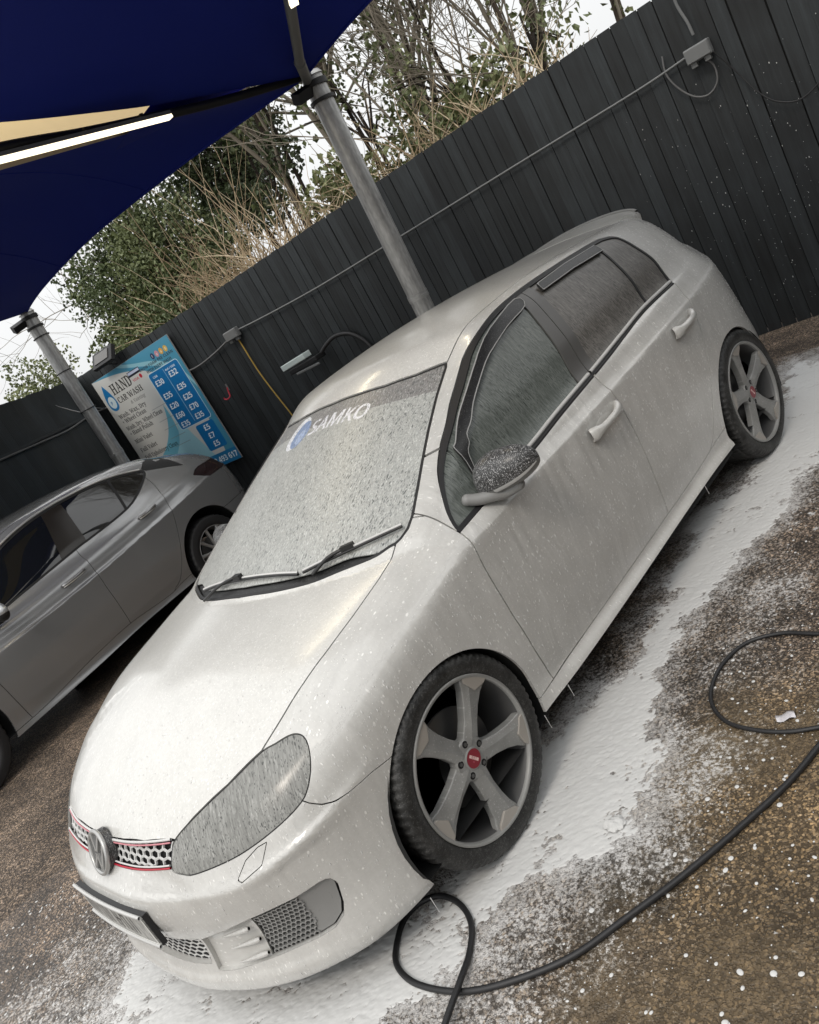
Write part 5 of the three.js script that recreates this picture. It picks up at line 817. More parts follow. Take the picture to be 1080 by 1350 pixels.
  const sidePts = [[.374, .337, 2.094], [.48, .365, 2.062], [.582, .388, 2.015], [.701, .392, 1.915], [.748, .398, 1.86], [.764, .394, 1.834], [.770, .366, 1.824], [.758, .300, 1.838], [.745, .265, 1.85], [.722, .244, 1.88], [.683, .238, 1.919], [.557, .230, 2.016], [.416, .213, 2.085], [.356, .211, 2.104]];
  const fSide = (() => { const f = polyField(sidePts.map(DI), DI); return p => p[2] > 1.5 && p[0] > .2 && p[1] < .5 ? f(p) : 1; })();
  const side = cut(fSide, .001);
  const lineF = (a, b) => { const A = DI(a), B = DI(b), n = [B[1] - A[1], A[0] - B[0]], L = Math.hypot(...n); return p => { const q = DI(p); return ((q[0] - A[0]) * n[0] + (q[1] - A[1]) * n[1]) / L; }; };
  const l1 = lineF([.576, .395, 2.016], [.549, .225, 2.020]), l2 = lineF([.697, .40, 1.918], [.682, .225, 1.920]);
  const sg = l1([.45, .3, 2.07]) < 0 ? 1 : -1;
  const recess = clip(side, p => sg * l1(p))[0], midR = clip(side, p => sg * l1(p))[1], meshR = clip(midR, p => sg * l2(p))[0], fogR = clip(midR, p => sg * l2(p))[1];
  for (const s of [0, 1]) {
    const F = s ? mirrorM : (m => m), sx = s ? -1 : 1;
    const g = panel('side_intake', F(offsetM(recess, -.014)), M.paint, uvSide, .02);
    const wall = (() => { const k = skirtM(side, .03); return F({ p: k.p, n: k.n, t: k.t.slice(side.t.length) }); })();
    mesh('intake_edge', toGeo(wall, uvBody), M.paint, g);
    mesh('intake_backing', toGeo(F(offsetM(meshR, -.034)), uvSide), M.dark, g);
    const bars = []; for (let j = 0; j < 14; j++) for (let i = 0; i < 14; i++) {
      const u = (i + (j & 1 ? .5 : 0)) / 12 - .05, v = j / 12, x = .545 + u * .145, y = .228 + v * .170 + u * .008;
      const seg = [[0, 0, .5, .35], [.5, .35, 1, 0]]; for (const [a, b, c, d] of seg) { const A = [x + a * .012, y + b * .0142], B = [x + c * .012, y + d * .0142]; if (u > 1.02 || v > .98) continue; const q = p2 => { const z = golf.zFront(p2[0], p2[1]) - .016; return [p2[0] * sx, p2[1], z]; }; if (fSide([A[0], A[1], golf.zFront(A[0], A[1])]) > -.004 || sg * l1([A[0], A[1], golf.zFront(A[0], A[1])]) < 0 || sg * l2([B[0], B[1], golf.zFront(B[0], B[1])]) > 0) continue; bars.push(bar(q(A), q(B), .0036, .010, [.55 * sx, 0, .83])); }
      if (u > -.02 && u < .98 && v < .93) { const A = [x, y], q = p2 => [p2[0] * sx, p2[1], golf.zFront(p2[0], p2[1]) - .016], P3 = [A[0], A[1], golf.zFront(A[0], A[1])]; if (fSide(P3) < -.008 && sg * l1(P3) > 0 && sg * l2(P3) < -.004) bars.push(bar(q(A), q([x, y - .006]), .0036, .010, [.55 * sx, 0, .83])); }
    }
    if (bars.length) mesh('intake_mesh', merge(bars), M.meshFoam, g);
    panel('fog_cover', F(offsetM(clip(fogR, p => fSide(p) + .006)[0], -.012)), M.greyPlastic, uvSide, .012, g);
    for (const y of [.352, .302, .252]) { const pts = []; for (let i = 0; i <= 8; i++) { const x = .440 + i / 8 * .118, yy = y - .022 + i / 8 * .020, z = golf.zFront(x, yy); pts.push([x * sx, yy, z - .008 + .007 * i / 8]); } const tg = new THREE.TubeGeometry(new THREE.CatmullRomCurve3(pts.map(p => new THREE.Vector3(...p))), 16, .0085, 8); const P = tg.attributes.position, C = pts.map(p => new THREE.Vector3(...p)); for (let i = 0; i < P.count; i++) { const k = Math.floor(i / 9) / 16 * 8, c0 = C[Math.min(7, Math.floor(k))].clone().lerp(C[Math.min(8, Math.floor(k) + 1)], k % 1), t = (.2 + .8 * clamp(k / 6)) * (1 - .97 * clamp((k - 6.6) / 1.4) ** 2); P.setXYZ(i, c0.x + (P.getX(i) - c0.x) * t, c0.y + (P.getY(i) - c0.y) * t, c0.z + (P.getZ(i) - c0.z) * t); } mesh('intake_fin', tg, M.paint, g); }
  }
  // ---- number plate on its holder
  {
    const plateTex = canvasTex(1024, 256, (g, w, h) => {
      const R = rng(8); g.fillStyle = '#8f8f8c'; g.fillRect(0, 0, w, h); g.fillStyle = '#a3a3a0'; g.fillRect(24, 30, w - 48, h - 60);
      g.fillStyle = '#1d1d1d'; for (const x of [90, 190, 330, 420, 560, 670, 780]) { g.fillRect(x, 52, 22, 150); g.fillRect(x + 48, 52, 20, 150); } g.fillRect(560, 110, 90, 22); g.fillRect(670, 52, 70, 20);
      for (let i = 0; i < 700; i++) { g.fillStyle = R() < .6 ? `rgba(215,215,210,${.12 + .25 * R()})` : `rgba(40,40,40,${.15 + .3 * R()})`; g.fillRect(R() * w, R() * h, 3 + 5 * R(), 24 + 90 * R()); }
      g.strokeStyle = '#d6d6d2'; g.lineWidth = 16; g.strokeRect(10, 10, w - 20, h - 20);
    });
    const bend = g => { const P = g.attributes.position; for (let i = 0; i < P.count; i++) P.setZ(i, P.getZ(i) - .14 * P.getX(i) ** 2); g.computeVertexNormals(); return g; };
    const h = mesh('plate_holder', bend(new THREE.BoxGeometry(.532, .118, .016, 24, 1, 1).translate(0, .414, 2.164)), M.black, car); h.rotation.x = 0;
    mesh('number_plate', bend(new THREE.BoxGeometry(.522, .112, .006, 24, 1, 1).translate(0, .416, 2.174)), std({ map: plateTex, roughness: .4 }), car);
    mesh('plate_rim', merge([-1, 1].map(s => { const pts = []; for (let i = 0; i <= 12; i++) { const x = -.264 + i / 12 * .528; pts.push([x, .416 + s * .0575, 2.179 - .14 * x * x]); } return tube(pts, .0058, 24, 6); })), M.foamTrim, car);
  }
  // ---- roof, tailgate, rear window, tail lamps
  const roofX = curve([[.30, .556], [.10, .562], [-.1, .555], [-.3, .545], [-.6, .53], [-1.0, .51], [-1.5, .47], [-1.75, .43]]);
  const fRoof = p => p[1] > 1.2 && p[2] < .5 ? Math.max(p[0] - roofX(p[2]), -1.62 - p[2]) : 1;
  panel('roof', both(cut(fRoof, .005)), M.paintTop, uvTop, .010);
  const fTail = p => p[2] < -1.6 ? Math.max(p[0] - mix(.60, .47, clamp((p[1] - .9) / .45)), .52 - p[1]) : 1;
  const tg8 = cut(fTail, .005), rw = clip(tg8, p => Math.max(.99 - p[1], p[0] - mix(.55, .44, clamp((p[1] - 1) / .3)), p[1] - 1.29));
  panel('rear_window', both(offsetM(rw[0], -.003)), M.glassRear, uvSide, .006); const gate = panel('tailgate', both(rw[1]), M.paint, uvBody, .012);
  const fTl = (() => { const f = polyField([[-1.635, .955], [-1.75, .972], [-2.1, .97], [-2.1, .75], [-1.74, .765], [-1.665, .845]], ZY); return p => p[0] > .4 ? f(p) : 1; })();
  pair('tail_lamp', cut(fTl, .004), M.lamp, uvSide);
  // ---- side windows
  const winPts = [[.871, .884], [.858, .912], [.830, .953], [.780, 1.003], [.718, 1.050], [.625, 1.101], [.526, 1.147], [.436, 1.190], [.340, 1.232], [.235, 1.278], [.142, 1.318], [.050, 1.345], [-.06, 1.362], [-.20, 1.370], [-.38, 1.374], [-.64, 1.369], [-.88, 1.360], [-1.02, 1.350], [-1.085, 1.334], [-1.112, 1.308], [-1.114, 1.232], [-1.112, 1.151], [-1.095, 1.089], [-1.078, 1.042], [-1.062, 1.019], [-.95, 1.020], [-.782, 1.014], [-.5, .992], [-.252, .970], [.127, .939], [.354, .917], [.65, .897]];
  const winC = [...catmull(winPts.slice(0, 18), 4), ...catmull(winPts.slice(18, 25), 4), ...winPts.slice(25)];
  const fWin = (() => { const f = polyField(winC, ZY); return p => p[0] > .4 && p[2] < .95 && p[2] > -1.3 ? f(p) : 1; })();
  const win = cut(fWin, .002);
  const ln = (a, b) => { const n = [a[1] - b[1], b[0] - a[0]], L = Math.hypot(...n); return p => ((p[2] - a[0]) * n[0] + (p[1] - a[1]) * n[1]) / L; };   // > 0 on the front side when a is above b
  const tri = ln([.605, 1.16], [.675, .88]), bF = ln([-.217, 1.37], [-.072, .93]), bS = ln([-.285, 1.372], [-.165, .94]), bR = ln([-.352, 1.372], [-.228, .95]), qd = ln([-.918, 1.372], [-.800, .99]);
  const frame = clip(win, p => fWin(p) + .013)[1], inner = clip(win, p => fWin(p) + .013)[0];
  const between = (m, A, B, g = .002) => { let q = m; if (A) q = clip(q, p => -(A(p)) + g)[1]; if (A) q = clip(m, p => A(p) + g)[0]; if (B) q = clip(q, p => B(p) - g)[1]; return q; };   // behind line A and in front of line B
  const gTri = between(inner, null, tri), gF = between(inner, tri, bF), pF = between(inner, bF, bS, .0025), pR = between(inner, bS, bR, .0025), gR = between(inner, p => bR(p), qd), gQ = between(inner, qd, null, .006);
  const qbar = clip(clip(inner, p => qd(p) - .006)[0], p => qd(p) + .006)[1];
  const uvGlass = q => [q[2] / .5, (q[1] - q[2] * .0) / .5];
  for (const s of [0, 1]) {
    const F = s ? mirrorM : (m => m);
    panel('window_frame', F(offsetM(frame, -.001)), M.black, uvSide, .008);
    panel('quarter_light', F(offsetM(gTri, -.005)), M.glassFront, uvGlass, .004);
    panel('front_side_window', F(offsetM(gF, -.008)), M.glassFront, uvGlass, .004);
    panel('pillar_cover', F(offsetM(pF, -.002)), M.pillar, uvSide, .008); panel('pillar_cover', F(offsetM(pR, -.002)), M.pillar, uvSide, .008);
    panel('rear_side_window', F(offsetM(gR, -.008)), M.glassRear, uvGlass, .004);
    panel('rear_quarter_window', F(offsetM(gQ, -.006)), M.glassRear, uvGlass, .004);
    panel('window_divider', F(offsetM(qbar, -.003)), M.black, uvSide, .008);
  }
  // stand-off wind deflectors along the tops of the door windows
  const defF = polyField(catmull([[-.20, 1.352], [.05, 1.322], [.21, 1.262], [.40, 1.183], [.50, 1.138], [.588, 1.088], [.612, 1.075], [.622, 1.02], [.640, .955], [.612, .985], [.585, 1.040], [.552, 1.062], [.530, 1.088], [.475, 1.112], [.405, 1.152], [.30, 1.198], [.16, 1.250], [-.02, 1.292], [-.19, 1.312]], 3, true), ZY);
  const defR = polyField([[-.372, 1.350], [-.62, 1.350], [-.898, 1.338], [-.890, 1.302], [-.62, 1.316], [-.352, 1.318]], ZY);
  for (const [f, nm] of [[defF, 'wind_deflector'], [defR, 'wind_deflector']]) {
    const d = offsetM(clip(shellAll, p => p[0] > .45 && p[2] < .8 ? f(p) : 1)[0], .010);
    const ed = offsetM(clip(clip(shellAll, p => p[0] > .45 && p[2] < .8 ? f(p) : 1)[0], p => f(p) + .0028)[1], .010);
    for (const s of [0, 1]) { const F = s ? mirrorM : (m => m), w = panel(nm, F(d), M.trim, q => [q[2] / .2, q[1] / .2], .009); if (ed.t.length) mesh('deflector_edge', toGeo(F(offsetM(ed, .0012)), uvSide), M.deflEdge, w); }
  }
  // bright strip along the waistline
  for (const s of [1, -1]) {
    const beltAt = (d, o, z0, z1) => { const pts = []; for (let i = 0; i <= 30; i++) { const z = mix(z0, z1, i / 30), y = curve([[-1.062, 1.019], [-.782, 1.014], [-.5, .992], [-.252, .970], [.127, .939], [.354, .917], [.65, .897], [.871, .884]])(z) + d; pts.push([s * (golf.xAt(y, z) + o), y, z]); } return pts; };
    for (const [z0, z1] of [[.62, -.158], [-.172, -1.055]]) { mesh('waist_strip', tube(beltAt(.013, .001, z0, z1), .0085, 48, 8), M.foamTrim, car); mesh('waist_seal', tube(beltAt(-.001, -.001, z0, z1), .006, 48, 8), M.black, car); }
  }
  // ---- doors, skirt, wing, bumpers, side
  const sillTop = curve([[.98, .254], [.841, .254], [.414, .263], [-.179, .281], [-.43, .288], [-.703, .306], [-.8, .318], [-.95, .335]]);
  const skirt = cut(p => p[0] > .4 && p[2] < 1.0 && p[2] > -.96 ? p[1] - sillTop(p[2]) : 1, .004);
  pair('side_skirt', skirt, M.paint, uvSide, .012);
  const dF = [[.869, .881], [.882, .747], [.873, .571], [.861, .48], [.849, .381], [.830, .285], [.822, .2]];
  const dB = [[-.163, .965], [-.169, .877], [-.183, .790], [-.195, .634], [-.196, .44], [-.205, .326], [-.213, .2]];
  const dR = [[-1.062, 1.02], [-1.058, .99], [-1.040, .936], [-1.030, .848], [-1.000, .722], [-.935, .588], [-.850, .462], [-.768, .345], [-.72, .308], [-.70, .2]];
  const sideOnly = f => p => p[0] > .45 ? f(p) : 1;
  const doorF = cut(sideOnly(polyField([...catmull(dF, 5), ...catmull(dB, 5).reverse(), [-.16, 1.1], [.9, 1.1]], ZY)), .0058);
  const doorR = cut(sideOnly(polyField([...catmull(dB, 5), ...catmull(dR, 5).reverse(), [-1.062, 1.1], [-.165, 1.1]], ZY)), .0058);
  const bump = cut(p => p[2] > 1.2 ? polyField([[1.2, 0], [1.2, .545], [1.535, .551], [1.602, .562], [1.683, .566], [1.727, .572], [1.752, .584], [1.772, .606], [1.79, .64], [1.80, .7], [1.9, .9], [2.5, .9], [15.5, 0]], ZY)(p) : 1, .0035);
  const wing = cut(p => p[0] > .4 ? polyField([...catmull(dF, 5), [.8, 0], [2.2, 0], [2.2, 1.05], [1.0, 1.05], [.905, .987], [.873, .967], [.855, .953], [.862, .93]].slice(), ZY)(p) : 1, .004);
  const washer = polyField([[.711, .579, 1.902], [.689, .577, 1.923], [.655, .558, 1.958], [.630, .522, 1.995], [.640, .512, 1.99], [.663, .521, 1.968], [.692, .532, 1.94]].map(DI), DI);
  let bmp = bump; const inW = p => p[0] > .5 && p[2] > 1.7 && p[1] > .45 ? washer(p) : 1;
  const wcap = clip(bmp, p => inW(p) + .0012)[0]; bmp = clip(bmp, p => inW(p) - .0012)[1];
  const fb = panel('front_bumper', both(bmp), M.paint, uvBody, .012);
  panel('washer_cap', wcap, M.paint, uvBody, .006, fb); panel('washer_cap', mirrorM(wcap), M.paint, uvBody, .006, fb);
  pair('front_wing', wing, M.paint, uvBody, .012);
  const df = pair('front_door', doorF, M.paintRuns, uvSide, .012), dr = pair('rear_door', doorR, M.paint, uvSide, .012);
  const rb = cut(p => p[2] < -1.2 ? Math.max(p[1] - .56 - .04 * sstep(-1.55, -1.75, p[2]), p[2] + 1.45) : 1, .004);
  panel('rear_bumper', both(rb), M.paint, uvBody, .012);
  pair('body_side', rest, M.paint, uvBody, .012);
  // grab handles
  for (const [doors, z0, z1, y] of [[df, .085, -.150, .812], [dr, -.775, -.985, .866]]) for (const s of [0, 1]) {
    const sx = s ? -1 : 1, pts = []; for (let i = 0; i <= 16; i++) { const t = i / 16, z = mix(z0, z1, t), yy = y + (t - .5) * .012 + .004 * Math.sin(t * 3.1), x = golf.xAt(yy, z); pts.push([sx * (x + .004 + .036 * Math.pow(Math.sin(Math.PI * clamp(t * 1.0)), .6)), yy, z]); }
    const g = new THREE.TubeGeometry(new THREE.CatmullRomCurve3(pts.map(p => new THREE.Vector3(...p))), 40, .0145, 12), P = g.attributes.position;
    for (let i = 0; i < P.count; i++) { const k = Math.floor(i / 13) / 40, c = new THREE.CatmullRomCurve3(pts.map(p => new THREE.Vector3(...p))).getPointAt(k), b = .9 + 1.05 * Math.exp(-(((k - .05) / .13) ** 2)) + 1.05 * Math.exp(-(((k - .95) / .13) ** 2)); P.setXYZ(i, c.x + (P.getX(i) - c.x) * (.75 + .25 * b), c.y + (P.getY(i) - c.y) * b, c.z + (P.getZ(i) - c.z)); }
    g.computeVertexNormals(); mesh('door_handle', g, M.paint, doors[s]);
    const yc = y + .002, zc = (z0 + z1) / 2, cupP = []; const cg = new THREE.SphereGeometry(1, 24, 12, 0, Math.PI * 2, 0, Math.PI / 2); cg.rotateZ(-Math.PI / 2 * sx); cg.scale(.004, .034, .075); cg.translate(sx * (golf.xAt(yc - .012, zc) - .001), yc - .012, zc); mesh('handle_plate', cg, M.paint, doors[s]);
  }
  // ---- roof spoiler
  {
    const P = [], I = [], N = 28, half = .50; const top = x => golfTop(Math.abs(x), -1.42);
    for (let i = 0; i <= N; i++) {
      const x = -half + 2 * half * i / N, q = Math.abs(x) / half, zr = -1.865 + .20 * q ** 4, zf = -1.43 + .02 * q, yt = top(x) + .001, yr = 1.372 - .055 * (x / .5) ** 2, d = .052 + .05 * q ** 5;
      const sec = [[yt - .06, zf], [yt, zf], [yt - .004 + .006, mix(zf, zr, .4)], [mix(yt, yr, .8) + .004, mix(zf, zr, .8)], [yr, zr + .004], [yr - .006, zr - .002], [yr - d * .6, zr + .012], [yr - d - .02, mix(zf, zr, .62)], [yt - .10, mix(zf, zr, .35)]];
      for (const [y, z] of sec) P.push(x, y, z);
    }
    const m = 9; for (let i = 0; i < N; i++) for (let j = 0; j < m - 1; j++) { const a = i * m + j, b = a + m; I.push(a, a + 1, b, b, a + 1, b + 1); }
    for (const i of [0, N]) for (let j = 1; j < m - 1; j++) I.push(i * m, i * m + j, i * m + j + 1);
    let g = new THREE.BufferGeometry(); g.setAttribute('position', new THREE.Float32BufferAttribute(P, 3)); g.setAttribute('uv', new THREE.Float32BufferAttribute(P.filter((_, k) => k % 3 !== 1).map(v => v / .8), 2)); g.setIndex(I); g = toCreasedNormals(g, .7);
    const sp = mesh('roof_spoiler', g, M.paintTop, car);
    const pts = []; for (let i = 0; i <= 20; i++) { const x = -.47 + .94 * i / 20, q = Math.abs(x) / half; pts.push([x, 1.376 - .055 * (x / .5) ** 2, -1.855 + .20 * q ** 4]); } mesh('spoiler_edge', tube(pts, .009, 40, 8), M.greyPlastic, sp);
  }
  // ---- door mirrors
  for (const s of [1, -1]) {
    const g = new THREE.Group(); g.name = 'door_mirror'; car.add(g);
    const O = new THREE.Vector3(.900, .940, .622);
    // head: sections along its length; the cap is the upper and front face, the lens a strip round the lower edge, the housing what lies below
    const head = (a0, a1, mat, nm, sc, t0 = 0, t1 = 1) => {
      const P = [], U = [], I = [], nu = 36, nv = 36;
      for (let i = 0; i <= nu; i++) {
        const t = mix(t0, t1, i / nu), lx = mix(-.104, .146, t), e = sc * Math.pow(clamp(1 - Math.pow(Math.abs(t * 2 - 1), 2.7)), .5), sk = .028 * t, dz = -.035 * t * t, hy = mix(.098, .070, t), lo = mix(.060, .048, t), fz = mix(.098, .070, t);
        for (let j = 0; j <= nv; j++) { const a = mix(a0, a1, j / nv), ca = Math.cos(a), sa = Math.sin(a), yy = sk + (ca > 0 ? hy : lo) * e * Math.sign(ca) * Math.pow(Math.abs(ca), .85), zz = dz + (sa > 0 ? fz : .028) * e * Math.sign(sa) * Math.pow(Math.abs(sa), .8); P.push(s * (O.x + lx), O.y + yy, O.z + zz); U.push(lx / .16, a * .085 / .16); }
      }
      for (let i = 0; i < nu; i++) for (let j = 0; j < nv; j++) { const q = i * (nv + 1) + j; I.push(q, q + nv + 1, q + 1, q + nv + 1, q + nv + 2, q + 1); }
      const geo = new THREE.BufferGeometry(); geo.setAttribute('position', new THREE.Float32BufferAttribute(P, 3)); geo.setAttribute('uv', new THREE.Float32BufferAttribute(U, 2)); geo.setIndex(I); geo.computeVertexNormals(); return mesh(nm, geo, mat, g);
    };
    head(-1.6, 1.86, M.mirrorFoam, 'mirror_cap', 1); head(1.88, 2.16, M.foamTrim, 'indicator_lens', 1.012, .42, .985); head(1.88, 4.6, M.housing, 'mirror_housing', .985);
    mesh('mirror_foot', tube([[.815, .936, .742], [.838, .922, .722], [.868, .912, .695], [.905, .898, .655], [.95, .905, .63]].map(p => [s * p[0], p[1], p[2]]), .021, 20, 14), M.greyPlastic, g); for (const p of [[.816, .935, .741], [.95, .905, .63]]) { const q = new THREE.SphereGeometry(.021, 16, 12); q.translate(s * p[0], p[1], p[2]); mesh('mirror_foot_end', q, M.greyPlastic, g); }
    const gl = new THREE.CircleGeometry(1, 32); gl.scale(.09, .058, 1); gl.rotateY(Math.PI); gl.translate(s * (O.x + .012), O.y + .015, O.z - .034); mesh('mirror_glass', gl, M.chrome, g);
  }
  // ---- wipers
  for (const [a, b, c] of [[[-.36, 1.150], [.330, 1.150], [-.02, 1.185]], [[.352, 1.142], [.700, .945], [.52, 1.075]]]) {
    const at = (q, o) => [q[0], golf.yAt(Math.abs(q[0]), q[1]) + o, q[1]], g = new THREE.Group(); g.name = 'wiper'; car.add(g);
    const pts = []; for (let i = 0; i <= 14; i++) { const t = i / 14, bow = a[0] < 0 ? .018 * Math.sin(Math.PI * t) : .012 * Math.sin(Math.PI * t); pts.push(at([mix(a[0], b[0], t), mix(a[1], b[1], t) + bow * .6], .014)); }
    mesh('wiper_blade', tube(pts, .0055, 32, 6), M.trim, g); mesh('wiper_foam', tube(pts.map(p => [p[0], p[1] + .0065, p[2] - .003]), .0042, 32, 6), M.foam, g);
    const mid = at([mix(a[0], b[0], .48), mix(a[1], b[1], .48)], .024); mesh('wiper_clip', bar([mid[0] - .022, mid[1], mid[2] + .012], [mid[0] + .022, mid[1], mid[2] + (a[0] < 0 ? .012 : -.012)], .020, .016, [0, 1, 0]), M.trim, g);
    const base = at(a[0] < 0 ? [-.30, 1.20] : [.40, 1.145], .012); mesh('wiper_arm', tube([base, [mix(base[0], mid[0], .5), mix(base[1], mid[1], .5) + .012, mix(base[2], mid[2], .5)], mid], .0065, 16, 6), M.trim, g);
  }
  // ---- beads of foam clinging to the panels, longer where they run down the sides
  { const R = rng(23), T3 = [], tot = []; let A = 0; const M0 = joinM(bonnet, bmp, wing, doorF, doorR, rest);
    for (let i = 0; i < M0.t.length; i += 3) { const a = M0.p[M0.t[i]], b = M0.p[M0.t[i + 1]], c = M0.p[M0.t[i + 2]], u = b.map((v, k) => v - a[k]), w = c.map((v, k) => v - a[k]); A += .5 * Math.hypot(u[1] * w[2] - u[2] * w[1], u[2] * w[0] - u[0] * w[2], u[0] * w[1] - u[1] * w[0]); tot.push(A); T3.push(i); }
    const N = 5200, im = new THREE.InstancedMesh(new THREE.SphereGeometry(1, 8, 6), M.foam, N), mt = new THREE.Matrix4(), Y = new THREE.Vector3(0, -1, 0);
    for (let k = 0; k < N; k++) { const q = R() * A; let lo = 0, hi = tot.length - 1; while (lo < hi) { const m = (lo + hi) >> 1; if (tot[m] < q) lo = m + 1; else hi = m; } const i = T3[lo], r1 = Math.sqrt(R()), r2 = R(), w = [1 - r1, r1 * (1 - r2), r1 * r2], id = [M0.t[i], M0.t[i + 1], M0.t[i + 2]], p = [0, 1, 2].map(d => w[0] * M0.p[id[0]][d] + w[1] * M0.p[id[1]][d] + w[2] * M0.p[id[2]][d]), n = new THREE.Vector3(...[0, 1, 2].map(d => w[0] * M0.n[id[0]][d] + w[1] * M0.n[id[1]][d] + w[2] * M0.n[id[2]][d])).normalize();
      const dn = Y.clone().addScaledVector(n, -Y.dot(n)); if (dn.lengthSq() < 1e-4) dn.set(0, 0, 1); dn.normalize(); const side = n.clone().cross(dn), s = .0008 + .0016 * R() ** 3, L = s * (1 + (1 - Math.abs(n.y)) * 2.6 * R()); mt.makeBasis(side.multiplyScalar(s), dn.multiplyScalar(L), n.clone().multiplyScalar(s * .7)).setPosition(...p); im.setMatrixAt(k, mt); }
    im.name = 'foam_bead'; im.userData.kind = 'stuff'; im.castShadow = im.receiveShadow = true; car.add(im); }
  // ---- strings of foam dripping from the sill and bumper
  { const R = rng(19); for (const [x, y, z, L] of [[.866, .203, .955, .05], [.874, .205, .80, .045], [.872, .23, -.52, .04], [.845, .137, 1.655, .050]]) mesh('foam_drip', merge([cyl([x, y, z], [x + .004, y - L, z + .002], .0014, .0006, 6), new THREE.SphereGeometry(.0018, 8, 6).translate(x + .004, y - L, z + .002)]), M.foam, car); }
  // ---- inside of the shell, wheel houses, underside
  let sh = clip(offsetM(shellAll, -.020), p => p[1] - .2)[1]; sh = clip(sh, p => p[0] > .4 ? Math.min(archF(p) - .02, archR(p) - .02) : 1)[1];
  mesh('inner_shell', toGeo(both(sh), uvSide), M.dark, car);
  for (const s of [1, -1]) for (const [zc, yc, r] of [[1.285, .285, .364], [-1.262, .298, .372]]) { const g = new THREE.CylinderGeometry(r, r, .34, 40, 1, true, Math.PI * .5 - 1.95, 3.9); g.rotateZ(Math.PI / 2); g.rotateX(-Math.PI / 2 + 0); const q = new THREE.CylinderGeometry(r, r, .34, 48, 1, true); q.rotateZ(Math.PI / 2); const P = q.attributes.position; for (let i = 0; i < P.count; i++) if (P.getY(i) < -.10) P.setY(i, -.10); q.translate(s * .69, yc, zc); mesh('wheel_house', q, M.dark, car); }
  mesh('underbody', merge([boxAt(1.5, .03, 1.72, 0, .215, .03), boxAt(1.02, .03, 4.0, 0, .20, .02), boxAt(1.1, .03, .3, 0, .19, 1.76), boxAt(1.3, .03, .25, 0, .24, -1.75), boxAt(1.04, .5, .03, 0, .45, 1.0)]), M.dark, car);
  for (const [z, a0, f] of [[1.289, 56.4, 0], [-1.289, 15.5, 0], [1.289, -10, 1], [-1.289, 25, 1]]) rotorWheel(car, .877, z, f, a0 * Math.PI / 180, f ? Math.PI : z > 0 ? .35 : 2.4);
}

